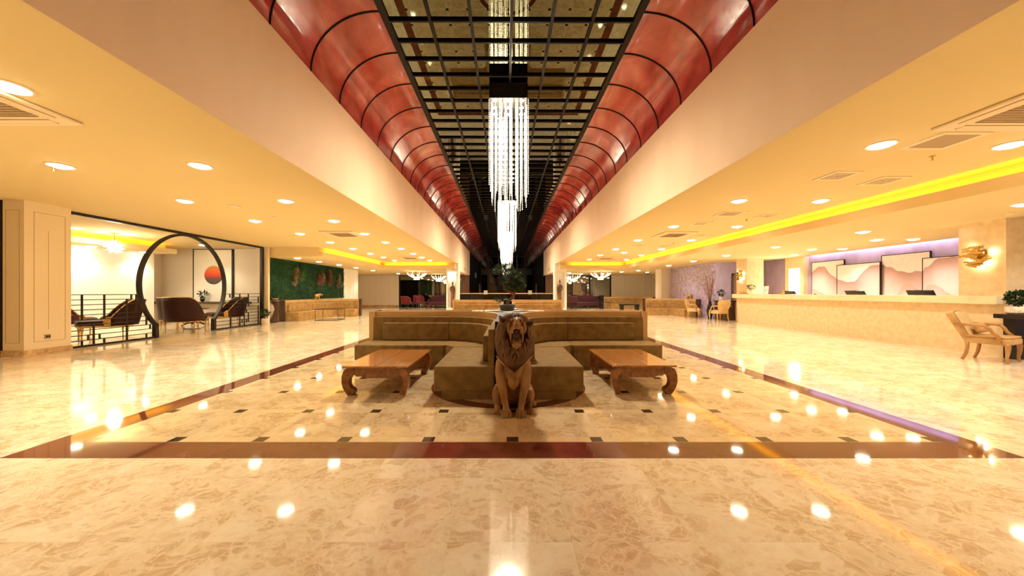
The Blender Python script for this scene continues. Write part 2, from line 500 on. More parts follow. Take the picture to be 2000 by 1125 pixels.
# ------------------------------------------------------------------ mesh helpers
class MB:
    def __init__(s):
        s.v, s.f = [], []

    def add(s, vs, fs, T=None):
        n = len(s.v)
        for p in vs:
            p = Vector(p)
            s.v.append(tuple(T @ p) if T else tuple(p))
        s.f += [tuple(i + n for i in f) for f in fs]
        return s

    def box(s, x0, x1, y0, y1, z0, z1, T=None):
        return s.add([(x0, y0, z0), (x1, y0, z0), (x1, y1, z0), (x0, y1, z0), (x0, y0, z1), (x1, y0, z1), (x1, y1, z1), (x0, y1, z1)],
                     [(0, 3, 2, 1), (4, 5, 6, 7), (0, 1, 5, 4), (1, 2, 6, 5), (2, 3, 7, 6), (3, 0, 4, 7)], T)

    def tube(s, pts, rad, n=8, T=None, flat=1.0, up=None, closed=False):
        pts = [Vector(p) for p in pts]
        m = len(pts)
        if not hasattr(rad, '__len__'):
            rad = [rad] * m
        vs, fs = [], []
        u = None
        for i in range(m):
            if closed:
                t = (pts[(i + 1) % m] - pts[i - 1])
            else:
                t = (pts[min(i + 1, m - 1)] - pts[max(i - 1, 0)])
            t = t.normalized() if t.length > 1e-9 else Vector((0, 0, 1))
            if up is not None:
                u = Vector(up)
                u = (u - t * u.dot(t)).normalized()
            elif u is None:
                u = t.orthogonal().normalized()
            else:
                u = (u - t * u.dot(t))
                u = u.normalized() if u.length > 1e-6 else t.orthogonal().normalized()
            w = t.cross(u)
            for k in range(n):
                a = 2 * PI * k / n
                vs.append(pts[i] + (u * math.cos(a) + w * math.sin(a) * flat) * rad[i])
        for i in range(m if closed else m - 1):
            j = (i + 1) % m
            for k in range(n):
                l = (k + 1) % n
                fs.append((i * n + k, i * n + l, j * n + l, j * n + k))
        if not closed:
            fs.append(tuple(range(n - 1, -1, -1)))
            fs.append(tuple(range((m - 1) * n, m * n)))
        return s.add(vs, fs, T)

    def lathe(s, prof, c=(0, 0, 0), n=24, T=None):
        vs, fs = [], []
        for r, z in prof:
            for k in range(n):
                a = 2 * PI * k / n
                vs.append((c[0] + r * math.cos(a), c[1] + r * math.sin(a), c[2] + z))
        for i in range(len(prof) - 1):
            for k in range(n):
                l = (k + 1) % n
                fs.append((i * n + k, i * n + l, (i + 1) * n + l, (i + 1) * n + k))
        if prof[0][0] > 1e-5:
            fs.append(tuple(range(n - 1, -1, -1)))
        if prof[-1][0] > 1e-5:
            fs.append(tuple(range((len(prof) - 1) * n, len(prof) * n)))
        return s.add(vs, fs, T)

    def ell(s, c, r, nu=16, nv=10, T=None, rot=None):
        R = rot or Matrix.Identity(3)
        vs, fs = [], []
        c = Vector(c)
        for i in range(nv + 1):
            t = PI * i / nv
            for k in range(nu):
                a = 2 * PI * k / nu
                vs.append(c + R @ Vector((r[0] * math.sin(t) * math.cos(a), r[1] * math.sin(t) * math.sin(a), r[2] * math.cos(t))))
        for i in range(nv):
            for k in range(nu):
                l = (k + 1) % nu
                fs.append((i * nu + k, (i + 1) * nu + k, (i + 1) * nu + l, i * nu + l))
        return s.add(vs, fs, T)

    def prism(s, poly, a0, a1, axis='z', T=None):
        """poly: 2-D points; axis z: (x,y) extruded in z; axis y: (x,z) in y; axis x: (y,z) in x"""
        n = len(poly)

        def P(p, h):
            return (p[0], p[1], h) if axis == 'z' else ((p[0], h, p[1]) if axis == 'y' else (h, p[0], p[1]))
        vs = [P(p, a0) for p in poly] + [P(p, a1) for p in poly]
        fs = [tuple(range(n - 1, -1, -1)), tuple(range(n, 2 * n))]
        fs += [(k, (k + 1) % n, n + (k + 1) % n, n + k) for k in range(n)]
        return s.add(vs, fs, T)

    def band(s, inner, outer, z0, z1, T=None):
        """wall-like strip between two polylines of equal length"""
        n = len(inner)
        vs = []
        for z in (z0, z1):
            vs += [(p[0], p[1], z) for p in inner] + [(p[0], p[1], z) for p in outer]
        I0, O0, I1, O1 = 0, n, 2 * n, 3 * n
        fs = []
        for k in range(n - 1):
            fs += [(I0 + k, I0 + k + 1, I1 + k + 1, I1 + k), (O0 + k + 1, O0 + k, O1 + k, O1 + k + 1),
                   (I1 + k, I1 + k + 1, O1 + k + 1, O1 + k), (I0 + k + 1, I0 + k, O0 + k, O0 + k + 1)]
        fs += [(I0, I1, O1, O0), (I0 + n - 1, O0 + n - 1, O1 + n - 1, I1 + n - 1)]
        return s.add(vs, fs, T)

    def leaf(s, p, d, L, w, nrm):
        d = Vector(d).normalized()
        side = d.cross(Vector(nrm))
        side = side.normalized() if side.length > 1e-5 else d.orthogonal().normalized()
        up = side.cross(d)
        p = Vector(p)
        return s.add([p, p + d * L * .45 + side * w * .5 + up * L * .05, p + d * L - up * L * .08, p + d * L * .45 - side * w * .5 + up * L * .05],
                     [(0, 1, 2), (0, 2, 3)])

    def build(s, name, m, parent=None, smooth=False, bevel=0.0, seg=2, recalc=True, sub=0):
        me = bpy.data.meshes.new(name)
        me.from_pydata(s.v, [], s.f)
        if recalc:
            bm = bmesh.new()
            bm.from_mesh(me)
            bmesh.ops.remove_doubles(bm, verts=bm.verts, dist=1e-6)
            bmesh.ops.recalc_face_normals(bm, faces=bm.faces)
            bm.to_mesh(me)
            bm.free()
        me.materials.append(MATS[m])
        o = bpy.data.objects.new(name, me)
        COL.objects.link(o)
        if parent:
            o.parent = parent
        if bevel:
            b = o.modifiers.new('bevel', 'BEVEL')
            b.width = bevel
            b.segments = seg
            b.limit_method = 'ANGLE'
            b.angle_limit = 0.6
        if sub:
            sm = o.modifiers.new('sub', 'SUBSURF')
            sm.levels = sm.render_levels = sub
        if smooth or bevel:
            me.polygons.foreach_set('use_smooth', [True] * len(me.polygons))
            if not bevel and smooth != 'full':
                me.set_sharp_from_angle(angle=0.7)
            if bevel:
                try:
                    wn = o.modifiers.new('wn', 'WEIGHTED_NORMAL')
                    wn.keep_sharp = True
                except Exception:
                    pass
        return o


def tag(o, label, cat, group=None, kind=None):
    if label:
        o['label'] = label
    if cat:
        o['category'] = cat
    if group:
        o['group'] = group
    if kind:
        o['kind'] = kind
    return o


def empty(name, loc=(0, 0, 0), rz=0, label=None, cat=None, group=None):
    o = bpy.data.objects.new(name, None)
    COL.objects.link(o)
    o.location = loc
    o.rotation_euler = (0, 0, rz)
    o.empty_display_size = 0.1
    return tag(o, label, cat, group)


def struct(o, label=None, xf=None):
    o['kind'] = 'structure'
    if label:
        o['label'] = label
    if xf:
        o.matrix_world = xf
    return o


def kids(o):
    return [c for c in bpy.data.objects if c.parent == o]


def copy_tree(o, loc=None, rz=None, label=None, group=None, parent=None, top=True):
    c = o.copy()
    COL.objects.link(c)
    if parent is not None:
        c.parent = parent
    for ch in kids(o):
        copy_tree(ch, parent=c, top=False)
    if top:
        if loc is not None:
            c.location = loc
        if rz is not None:
            c.rotation_euler = (0, 0, rz)
        if label:
            c['label'] = label
        if group:
            c['group'] = group
    return c


ORD = ['first', 'second', 'third', 'fourth', 'fifth', 'sixth', 'seventh', 'eighth', 'ninth', 'tenth', 'eleventh', 'twelfth', 'thirteenth', 'fourteenth']


def B(*a):
    return MB().box(*a)


# ------------------------------------------------------------------ structure: floor
HC = 2.80      # upper ceiling height
LC = 2.47      # lower ceiling height
fl = MB()
fl.box(-13.2, 13.2, -6, 24.2, -0.2, 0)
fl.box(-13.2, -3.4, 24.2, 33, -0.2, 0)
fl.box(3.4, 13.2, 24.2, 33, -0.2, 0)
struct(fl.build('floor', 'floor_marble'), 'polished beige marble tile floor')
XL, XR, YN, YF = -3.52, 3.60, 2.45, 18.05
bw = 0.26
struct(B(XL + bw, XR - bw, YN + bw, YF - bw, 0, 0.0008).build('floor_field', 'field_marble'), 'beige marble field inside the brown border')
bd = MB()
for a in ((XL, XR, YN, YN + bw), (XL, XR, YF - bw, YF), (XL, XL + bw, YN + bw, YF - bw), (XR - bw, XR, YN + bw, YF - bw)):
    bd.box(*a, 0, 0.0016)
struct(bd.build('trim_1', 'red_marble'), 'dark red marble border set in the floor')
st, sq = MB(), MB()
cols = [0.04 + 0.655 * k for k in range(-5, 6)]
rows = [2.76 + 0.657 * k for k in range(0, 24)]
hw = 0.045
for x in cols:
    st.box(x - hw, x + hw, YN + bw, YF - bw, 0.0008, 0.0014)
for y in rows:
    st.box(XL + bw, XR - bw, y - hw, y + hw, 0.0008, 0.0015)
    for x in cols:
        sq.box(x - hw, x + hw, y - hw, y + hw, 0.001, 0.0019)
struct(st.build('trim_2', 'strip_marble'), 'cream marble strips crossing the floor field')
struct(sq.build('trim_3', 'black_marble'), 'small black marble squares where the strips cross')
for k, cy in enumerate((4.42, 10.6)):
    ring = MB()
    n = 72
    ci = [(0.01 + .80 * math.cos(2 * PI * i / n), cy + .80 * math.sin(2 * PI * i / n)) for i in range(n + 1)]
    co = [(0.01 + .94 * math.cos(2 * PI * i / n), cy + .94 * math.sin(2 * PI * i / n)) for i in range(n + 1)]
    ring.band(ci, co, 0.001, 0.0022)
    struct(ring.build('trim_%d' % (4 + k), 'red_marble', recalc=False), 'dark marble ring in the floor')

# ------------------------------------------------------------------ structure: atrium (slightly turned against the side aisles)
AT = Matrix.Translation((0.085, 0, 0)) @ Matrix.Rotation(0.0052, 4, 'Z')
HW = 2.82
ZB, ZG, GW = 4.26, 5.10, 1.765
for sgn, nm in ((-1, 'left'), (1, 'right')):
    x0, x1 = sorted((sgn * HW, sgn * (HW + .3)))
    w = MB().box(x0, x1, -6, 20.0, HC + .001, ZB).box(x0, x1, 20.0, 27, LC - .05, ZB)
    struct(w.build('wall_atrium_' + nm, 'beam_paint'), 'plain plaster bulkhead along the atrium', AT)
    # curved red panels
    n = 14
    prof = []
    for i in range(n + 1):
        a = PI / 2 * i / n
        prof.append((sgn * (HW - (HW - 1.86) * (1 - math.cos(a))), ZB + (ZG - ZB) * math.sin(a)))
    outer = [(x + sgn * .08, z + .08) for x, z in prof]
    pm = MB().prism(prof + outer[::-1], -6, 38.5, axis='y')
    o = pm.build('ceiling_red_' + nm, 'red_panel', smooth=True)
    struct(o, 'curved glossy red marbled panels beside the mirrored skylight', AT)
    sm = MB()
    y = 5.83 - 0.862 * 13
    while y < 38.4:
        sm.tube([(x - sgn * .004, y, z - .004) for x, z in prof], 0.013, 6)
        y += 0.862
    struct(sm.build('trim_%d' % (6 + (sgn > 0)), 'bar_metal', smooth=True), 'thin black seams between the red panels', AT)
    # closing roof and dark far walls
    x0, x1 = sorted((sgn * (HW + .08), sgn * (HW + .3)))
    struct(MB().box(x0, x1, -6, 38.5, ZB, ZG + .3).build('wall_upper_' + nm, 'beam_paint'), None, AT)
    x0, x1 = sorted((sgn * (HW), sgn * (HW + .2)))
    struct(MB().box(x0, x1, 27, 38.5, -0.2, ZB).build('wall_far_' + nm, 'night_black'), 'dark side wall beyond the balustrade', AT)
struct(MB().box(-1.9, 1.9, -6, 38.5, ZG, ZG + .1).build('ceiling_mirror', 'dark_mirror'), 'dark mirrored glass ceiling', AT)
g = MB()
for k in range(7):
    x = -GW + k * (2 * GW / 6)
    w = 0.02 if 0 < k < 6 else 0.045
    xx = x if 0 < k < 6 else x + (-.045 if k == 0 else .045)
    g.box(xx - w, xx + w, -6, 38.5, ZG - .04, ZG - .001)
y = 5.12 - 0.431 * 25
while y < 38.4:
    g.box(-GW, GW, y - .014, y + .014, ZG - .035, ZG - .002)
    y += 0.431
struct(g.build('trim_8', 'bar_metal'), 'black metal grid under the mirrored ceiling', AT)

# ------------------------------------------------------------------ side ceilings and coves
c = MB().prism([(-6.95, -6), (-2.706, -6), (-2.839, 19.6), (-6.95, 19.6)], HC, HC + .15).box(-13.2, -6.95, -6, 13.6, HC, HC + .15)
struct(c.build('ceiling_left', 'ceiling_paint'), 'cream ceiling over the left aisle')
struct(MB().prism([(6.5, -6), (2.938, -6), (2.805, 19.6), (6.5, 19.6)], HC, HC + .15).build('ceiling_right', 'ceiling_paint'), 'cream ceiling over the right aisle')
# right lower ceiling with cove trough, profile in x,z
pr = [(6.35, LC), (10.92, LC), (10.92, LC + .3), (6.5, LC + .48), (6.5, LC + .09), (6.39, LC + .09), (6.39, LC + .17), (6.35, LC + .17)]
struct(MB().prism(pr, -6, 19.4, axis='y').build('ceiling_low_right', 'ceiling_paint'), 'lower ceiling over the reception')
pl = [(-6.80, LC), (-9.2, LC), (-9.2, LC + .48), (-6.95, LC + .48), (-6.95, LC + .09), (-6.84, LC + .09), (-6.84, LC + .17), (-6.80, LC + .17)]
struct(MB().prism(pl, 13.0, 19.4, axis='y').build('ceiling_low_left', 'ceiling_paint'), 'lower ceiling by the moss wall')
py = [(19.4, LC), (33, LC), (33, LC + .48), (19.6, LC + .48), (19.6, LC + .09), (19.44, LC + .09), (19.44, LC + .17), (19.4, LC + .17)]
lo = MB().prism(py, -13.2, -2.9, axis='x')
struct(lo.build('ceiling_low_far_left', 'ceiling_paint'), 'lower ceiling at the far left')
struct(MB().prism(py, 2.9, 13.2, axis='x').build('ceiling_low_far_right', 'ceiling_paint'), 'lower ceiling at the far right')


def led(name, x0, x1, y0, y1, z0, z1, m, label):
    o = B(x0, x1, y0, y1, z0, z1).build(name, m)
    return tag(o, label, 'strip light')


led('cove_light', 6.41, 6.47, -5.9, 19.3, LC + .091, LC + .10, 'strip_yellow', 'long yellow strip light in the cove over the right aisle')
led('cove_light', -6.92, -6.86, 13.3, 19.3, LC + .091, LC + .10, 'strip_yellow', 'yellow strip light in the cove by the moss wall')
led('cove_light', -6.7, -3.4, 19.46, 19.56, LC + .091, LC + .10, 'strip_yellow', 'yellow strip light across the far end of the left aisle')
led('cove_light', 3.5, 6.3, 19.46, 19.56, LC + .091, LC + .10, 'strip_yellow', 'yellow strip light across the far end of the right aisle')
led('wall_wash_light', 10.95, 11.0, 6.95, 12.85, LC + .06, LC + .08, 'strip_violet', 'violet strip light above the mountain pictures')

# ------------------------------------------------------------------ walls
struct(B(-13.2, 13.2, -6.2, -6, 0, 5.2).build('wall_back', 'wall_paint'))
struct(B(-13.3, -13.1, -6, 33, 0, 2.95).build('wall_left', 'wall_paint'), 'cream wall of the left lounge')
struct(B(-12.4, -12.3, 6.0, 12.3, 0, 2.6).build('wall_lounge_white', 'white_paint'), 'brightly washed white wall of the left lounge')
struct(B(-13.1, -12.4, 12.2, 12.3, 0, HC).build('wall_lounge_return', 'wall_paint'))
struct(MB().box(-13.1, -9.2, 13.4, 13.6, 0, HC).box(-9.2, -8.99, 12.95, 13.6, 0, HC).build('wall_lounge_far', 'wall_paint'), 'cream wall behind the sun picture')
# lounge cove
pc = [(-11.5, LC + .02), (-12.3, LC + .02), (-12.3, HC), (-11.9, HC), (-11.9, LC + .12), (-11.56, LC + .12), (-11.56, LC + .18), (-11.5, LC + .18)]
struct(MB().prism(pc, 5, 12.3, axis='y').build('ceiling_lounge_soffit', 'ceiling_paint'))
led('cove_light', -11.76, -11.70, 5.2, 12.2, LC + .121, LC + .13, 'strip_yellow', 'yellow strip light in the cove of the left lounge')
struct(B(-8.99, -8.71, 12.86, 12.95, 0, HC).build('column_1', 'column_panel'), 'narrow cream pier at the end of the black screen')
struct(B(-9.2, -9.0, 12.97, 21.1, 0, LC + .1).build('wall_moss_side', 'white_paint'), 'white wall behind the moss panel')
struct(B(-11.9, -9.0, 21.1, 21.3, 0, LC).build('wall_left_return', 'wall_paint'))
struct(B(-11.9, -11.7, 21.3, 27.4, 0, LC).build('wall_left_far', 'wall_paint'))
struct(B(-11.9, -8.42, 27.4, 27.6, 0, LC).build('wall_end_left', 'wall_paint'), 'pale panelled wall at the far left end')
struct(B(-11.7, -8.42, 27.385, 27.4, 0, 0.16).build('baseboard_end_left', 'base_marble'))
# near left column with panel mouldings
struct(B(-9.0, -8.62, 6.30, 6.98, 0, HC).build('column_2', 'column_panel'), 'cream panelled column at the left edge')
cb = B(-9.02, -8.605, 6.285, 6.995, 0, 0.11)
struct(cb.build('baseboard_column', 'base_marble'), 'beige marble baseboard round the panelled column')
gr = MB()


def rect_groove(mb, a0, a1, z0, z1, fix, axis, w=.006):
    for (p0, p1, q0, q1) in ((a0, a1, z0, z0 + w), (a0, a1, z1 - w, z1), (a0, a0 + w, z0, z1), (a1 - w, a1, z0, z1)):
        if axis == 'x':
            mb.box(fix[0], fix[1], p0, p1, q0, q1)
        else:
            mb.box(p0, p1, fix[0], fix[1], q0, q1)


rect_groove(gr, 6.43, 6.89, 0.24, 2.62, (-8.62, -8.617), 'x')
gr.box(-8.62, -8.617, 6.635, 6.639, 0.45, 2.30)
rect_groove(gr, -8.95, -8.70, 0.24, 2.62, (6.297, 6.30), 'y')
struct(gr.build('trim_9', 'groove'), 'thin moulding lines on the panelled column')
sk = empty('power_socket', (-8.62, 6.62, 0.325), 0, 'grey power socket low on the panelled column', 'power socket')
B(0, .012, -.045, .045, -.04, .04).build('plate', 'ac_grille', sk, bevel=.004)
for k in (-1, 1):
    B(.011, .014, .018 * k - .014, .018 * k + .014, -.02, .02).build('outlet', 'dark_metal', sk)
# black post at the very left edge
tag(B(-9.14, -9.03, 6.28, 6.34, 0, HC).build('screen_post', 'dark_metal'), 'black post cut by the left edge beside the panelled column', 'post')

# atrium columns with niches
for sgn, k in ((-1, 3), (1, 4)):
    a, b = (-3.46, -2.78) if sgn < 0 else (2.68, 3.36)
    m = MB()
    m.box(a, b, 20.25, 20.7, 0, HC)
    m.box(a, a + .09, 20.0, 20.25, 0, HC).box(b - .13, b, 20.0, 20.25, 0, HC)
    m.box(a + .09, b - .13, 20.0, 20.25, 0, .28).box(a + .09, b - .13, 20.0, 20.25, 2.30, HC)
    struct(m.build('column_%d' % k, 'white_paint'), 'white column with a niche beside the atrium')
    if sgn < 0:
        tag(B(a + .12, b - .16, 20.05, 20.15, 2.28, 2.299).build('niche_light', 'niche_glow'), 'bright white lamp in the top of the left statue niche', 'niche lamp')

# right side
struct(B(11.05, 11.25, -6, 15.6, 0, LC + .3).build('wall_right', 'purple_plaster'), 'mauve plaster wall behind the reception')
struct(B(9.05, 9.2, 15.6, 19.6, 0, LC).build('wall_speckled', 'speckled_plaster'), 'speckled mauve plaster wall')
struct(B(9.2, 11.25, 15.6, 15.8, 0, LC).build('wall_door', 'purple_plaster'), 'mauve plaster wall with the dark doorway')
struct(B(8.55, 9.25, 19.62, 20.4, 0, LC).build('column_5', 'wall_paint'), 'cream pier beyond the speckled wall')
struct(B(11.6, 11.8, 20.4, 27.4, 0, LC).build('wall_right_far', 'wall_paint'))
struct(B(9.25, 11.8, 20.3, 20.4, 0, LC).build('wall_right_return', 'wall_paint'))
struct(B(8.06, 11.8, 27.4, 27.6, 0, LC).build('wall_end_right', 'wall_paint'), 'pale panelled wall at the far right end')
gp = MB()
for k in range(1, 7):
    gp.box(8.06 + k * .52, 8.064 + k * .52, 27.396, 27.4, 0.16, LC)
    gp.box(-11.7 + k * .5, -11.696 + k * .5, 27.396, 27.4, 0.16, LC)
struct(gp.build('trim_10', 'groove'), 'fine joints of the far panelled walls')
struct(B(8.85, 10.0, 6.27, 6.93, 0, LC).build('column_6', 'beige_stone'), 'beige stone column at the near end of the reception')
struct(B(9.3, 9.95, 13.72, 14.35, 0, LC).build('column_7', 'beige_stone'), 'beige stone column at the far end of the reception')
pn = MB().box(10.85, 11.05, 12.95, 13.1, 0, LC).box(10.85, 11.05, 13.62, 13.8, 0, LC).box(10.85, 11.05, 13.1, 13.62, 2.05, LC)
struct(pn.build('column_8', 'counter_top'), 'cream surround of the lit niche behind reception')
tag(B(11.0, 11.04, 13.1, 13.62, 0.6, 2.05).build('niche_glow_panel', 'niche_glow'), 'tall panel made to glow as the lit white niche behind reception', 'niche panel')  # panel emits in place of the light inside the niche
dr = empty('door_1', (9.92, 15.6, 0))
dr['kind'] = 'structure'
MB().box(-.02, .05, -.06, 0, 0, 1.98).box(-.02, .9, -.06, 0, 1.92, 1.98).build('door_frame', 'dark_wood', dr)
B(.05, .9, -.01, 0, 0, 1.92).build('door_leaf', 'chair_wood', dr)


# glazing at the far ends
def glazing(name, x0, x1, mull, sgn):
    e = empty(name, (0, 27.45, 0))
    e['kind'] = 'structure'
    f = MB().box(x0, x1, -.03, .03, LC - .06, LC).box(x0, x1, -.03, .03, 0, .05)
    for x in mull:
        f.box(x - .05, x + .05, -.04, .04, 0, LC)
    f.build('frame', 'dark_metal', e)
    B(x0, x1, -.006, .006, .05, LC - .06).build('pane', 'tinted_glass', e)


glazing('window_1', -8.42, -3.2, [-8.37, -6.85, -5.6, -4.4, -3.25], -1)
glazing('window_2', 3.2, 8.06, [3.25, 4.05, 5.03, 6.4, 8.0], 1)
# rooms behind the glazing
for sgn, nm in ((-1, 'left'), (1, 'right')):
    x0, x1 = sorted((sgn * 3.2, sgn * 11.9))
    struct(B(x0, x1, 32.6, 32.8, 0, LC).build('wall_salon_' + nm, 'olive_wall'), 'dim olive wall of the room behind the glass')
if True:
    dk = MB().box(-8.3, -6.95, 27.36, 27.40, 0, 2.1).build('door_2', 'night_black')  # black slab painted as the darkness inside the open doorway
    struct(dk, 'black panel standing for the darkness of the far left doorway')
    for k, (x, m_) in enumerate(((-6.4, 'beige_curtain'), (-5.4, 'beige_curtain'), (-4.3, 'beige_curtain'))):
        cu = MB()
        pts = [(x - .35 + .7 * i / 24, 29.6 + .05 * math.sin(i * 1.5)) for i in range(25)]
        cu.band(pts, [(p[0], p[1] + .02) for p in pts], 0.0, 2.2)
        tag(cu.build('curtain', m_, smooth=True), ['beige curtain behind the far left glass, beside the dark doorway', 'beige curtain behind the far left glass, middle of the three', 'beige curtain behind the far left glass, next to the statue column'][k], 'curtain', 'curtains behind the far left glass')
    for k, x in enumerate((-5.9, -5.15, -4.75)):
        t = MB()
        t.tube([(x, 28.6, 0), (x + .06, 28.6, .8), (x - .07, 28.6, 1.4), (x - .18 + .15 * k, 28.6, 2.1)], [.09, .05, .035, .015], 8)
        t.tube([(x + .03, 28.6, .7), (x + .22, 28.6, 1.5), (x + .2, 28.6, 2.0)], [.04, .03, .01], 6)
        tag(t.build('bare_trunk', 'bark', smooth=True), ['dark bare trunk sculpture behind the left glass, nearest the doorway', 'dark bare trunk sculpture behind the left glass, middle one', 'dark bare trunk sculpture behind the left glass, nearest the column'][k], 'trunk', 'bare trunks behind the glass')
    for k, x in enumerate((6.6, 7.3)):
        cu = MB()
        pts = [(x - .33 + .66 * i / 24, 29.4 + .05 * math.sin(i * 1.5)) for i in range(25)]
        cu.band(pts, [(p[0], p[1] + .02) for p in pts], 0.0, 2.2)
        tag(cu.build('curtain', 'beige_curtain', smooth=True), ['green-grey curtain behind the far right glass, left one', 'green-grey curtain behind the far right glass, by the pale wall'][k], 'curtain', 'curtains behind the far right glass')
    pc_ = empty('wall_art', (4.9, 32.58, 1.2), 0, 'pale picture on the room wall behind the far right glass', 'picture')
    B(-.9, .9, -.03, 0, -.5, .9).build('canvas', 'paper_white', pc_)
    B(-.35, .45, -.035, -.03, -.1, .5).build('print', 'purple_plaster', pc_)

# far hall: brown return panels, balustrade, facade
for sgn, nm in ((-1, 'left'), (1, 'right')):
    x0, x1 = sorted((sgn * 2.85, sgn * 3.45))
    struct(B(x0, x1, 26.4, 26.5, 0, LC).build('wall_brown_' + nm, 'brown_panel'), 'brown panel beside the dark hall')
bal = empty('balustrade', (0, 24.1, 0), 0, 'wood-topped dark balustrade at the far end of the atrium', 'balustrade')
B(-3.35, 3.35, -.05, .05, 1.04, 1.10).build('handrail', 'leather_tan', bal, bevel=.01)
B(-3.3, 3.3, -.01, .01, .1, 1.02).build('glass_panel', 'dark_glass', bal)
for k in range(9):
    B(-3.3 + k * .825 - .015, -3.3 + k * .825 + .015, -.02, .02, 0, 1.04).build('baluster', 'dark_metal', bal)
st_ = empty('stair_rail', (0, 25.4, 0), 0, 'pair of pale sloping handrails of the stairs behind the balustrade', 'stair rail')
for dx in (0, .75):
    MB().tube([(-2.75 + dx, 0, 1.0), (-1.9 + dx, 0, .55)], .02, 8).build('rail', 'ac_white', st_, smooth=True)
    MB().box(-2.77 + dx, -2.73 + dx, -.02, .02, -2, 1.0).box(-1.92 + dx, -1.88 + dx, -.02, .02, -2, .55).build('post', 'dark_metal', st_)
struct(B(-3.1, 3.1, 24.2, 38.6, -2.2, -2.0).build('floor_lower', 'night_black'))
fac = empty('window_3', (0, 38.45, 0))
fac['kind'] = 'structure'
ff = MB().box(-2.9, 2.9, -.05, .05, 3.05, 3.75).box(-2.9, 2.9, -.04, .04, ZG - .12, ZG + .1)
for x in (-2.85, -2.05, -.95, .1, 1.05, 1.95, 2.85):
    ff.box(x - .06, x + .06, -.06, .06, -2, ZG)
ff.build('frame', 'dark_metal', fac)
B(-2.9, 2.9, -.01, .01, -2, ZG).build('pane', 'dark_glass', fac)
struct(B(-6, 6, 44, 44.1, -2, 7).build('backdrop_night', 'night_black'))
for sgn in (-1, 1):
    la = empty('table_lamp', (sgn * 2.35 + (.05), 37.4, -2.0), 0, 'small dim square-shaded lamp in the dark hall, %s of the bonsai' % ('left' if sgn < 0 else 'right'), 'lamp', 'dim lamps in the dark hall')
    MB().lathe([(.2, 0), (.2, .03), (.03, .06), (.03, 2.9)], n=12).build('stand', 'dark_metal', la)
    B(-.19, .19, -.19, .19, 2.9, 3.35).build('lamp_shade', 'dim_lamp', la)

# ------------------------------------------------------------------ ceiling lights and fittings
def beam(parent, z, watts, col, half_deg, size, blend=.55):
    ld = bpy.data.lights.new('beam', 'SPOT')
    ld.energy = watts
    ld.color = col
    ld.spot_size = math.radians(half_deg * 2)
    ld.spot_blend = blend
    ld.shadow_soft_size = size
    o = bpy.data.objects.new('beam', ld)
    COL.objects.link(o)
    o.parent = parent
    o.location = (0, 0, z)
    return o




def make_downlight(x, y, z, label, group, src=None, r=.115, col=None):
    if src is None:
        e = empty('downlight', (x, y, z), 0, label, 'ceiling light', group)
        MB().lathe([(r + .025, 0.0), (r + .025, -.006), (r + .004, -.010), (r, -.004), (r, 0.0)], n=24).build('trim_ring', 'ac_white', e, smooth=True)
        MB().lathe([(0.0001, -.036), (r * .45, -.032), (r * .8, -.020), (r, -.006), (r, -.003), (0.0001, -.003)], n=24).build('diffuser', 'lamp_glow', e, smooth=True)  # lens domed so that its shape mimics the lamp's bloom
        beam(e, -.045, SPOT_W, col or LAMP, 62, .08)
        return e
    return copy_tree(src, (x, y, z), label=label, group=group)


DL = None


DLC = None


def lights(xs, ys, z, where, group, cool=False):
    global DL, DLC
    for i, y in enumerate(ys):
        x = xs[i] if hasattr(xs, '__len__') else xs
        lab = 'round ceiling light, %s from the camera %s' % (ORD[i], where)
        d = make_downlight(x, y, z, lab, group, DLC if cool else DL, col=COOL if cool else LAMP)
        if cool:
            DLC = DLC or d
        else:
            DL = DL or d


L_Y = [1.10, 2.83, 4.6, 6.38, 8.15, 9.92, 11.6, 13.3, 15.0, 16.6, 18.2]
L_Y = [-3.9, -2.2, -.55] + L_Y
ORD += ['last']
lights(-4.0, L_Y, HC, 'in the left aisle row nearest the atrium', 'lights of the left aisle, inner row')
lights(-5.82, L_Y[:], HC, 'in the left aisle outer row', 'lights of the left aisle, outer row')
R_Y = [-3.4, -.9, 1.6, 3.95, 6.36, 8.83, 11.15, 13.45, 15.6, 17.7]
lights([4.16, 4.16, 4.16, 4.18, 4.17, 4.15, 4.12, 4.12, 4.1, 4.1], R_Y, HC, 'in the right aisle row nearest the atrium', 'lights of the right aisle, inner row')
lights([5.6, 5.6, 5.6, 5.62, 5.64, 5.74, 5.80, 5.86, 5.92, 5.96], R_Y, HC, 'in the right aisle row by the yellow cove', 'lights of the right aisle, outer row')
lights(4.83, [14.6], HC, 'on its own between the two right aisle rows', 'lights of the right aisle, inner row')
lights([7.66, 7.66, 7.66, 7.72, 7.75, 7.78, 7.80, 7.85, 7.9], [-1.7, 0.6, 2.9, 5.27, 7.7, 10.25, 12.6, 14.9, 17.3], LC, 'in the lower ceiling row in front of reception', 'lights before the reception', cool=True)
lights([9.1, 9.25, 9.3], [6.1 - 1.0, 8.84, 10.8], LC, 'above the reception staff side, inner', 'lights over the reception', cool=True)
lights([10.05, 10.15, 10.15], [8.75, 10.7, 12.5], LC, 'above the mountain pictures', 'lights over the reception', cool=True)
lights(-8.05, [13.55, 15.1, 16.9, 18.8], LC, 'along the moss wall', 'lights along the moss wall')
lights([-8.1, -10.4, -7.6, -6.0], [21.3, 23.2, 24.6, 25.4], LC, 'in the far left lower ceiling', 'lights at the far left', cool=True)
lights([7.9, 9.1, 6.6, 5.3, 4.2, 7.3], [21.3, 23.0, 24.6, 25.4, 24.0, 22.6], LC, 'in the far right lower ceiling', 'lights at the far right', cool=True)
lights([-11.0, -10.6], [9.0, 12.3], HC, 'in the lounge behind the black screen', 'lights of the left lounge')
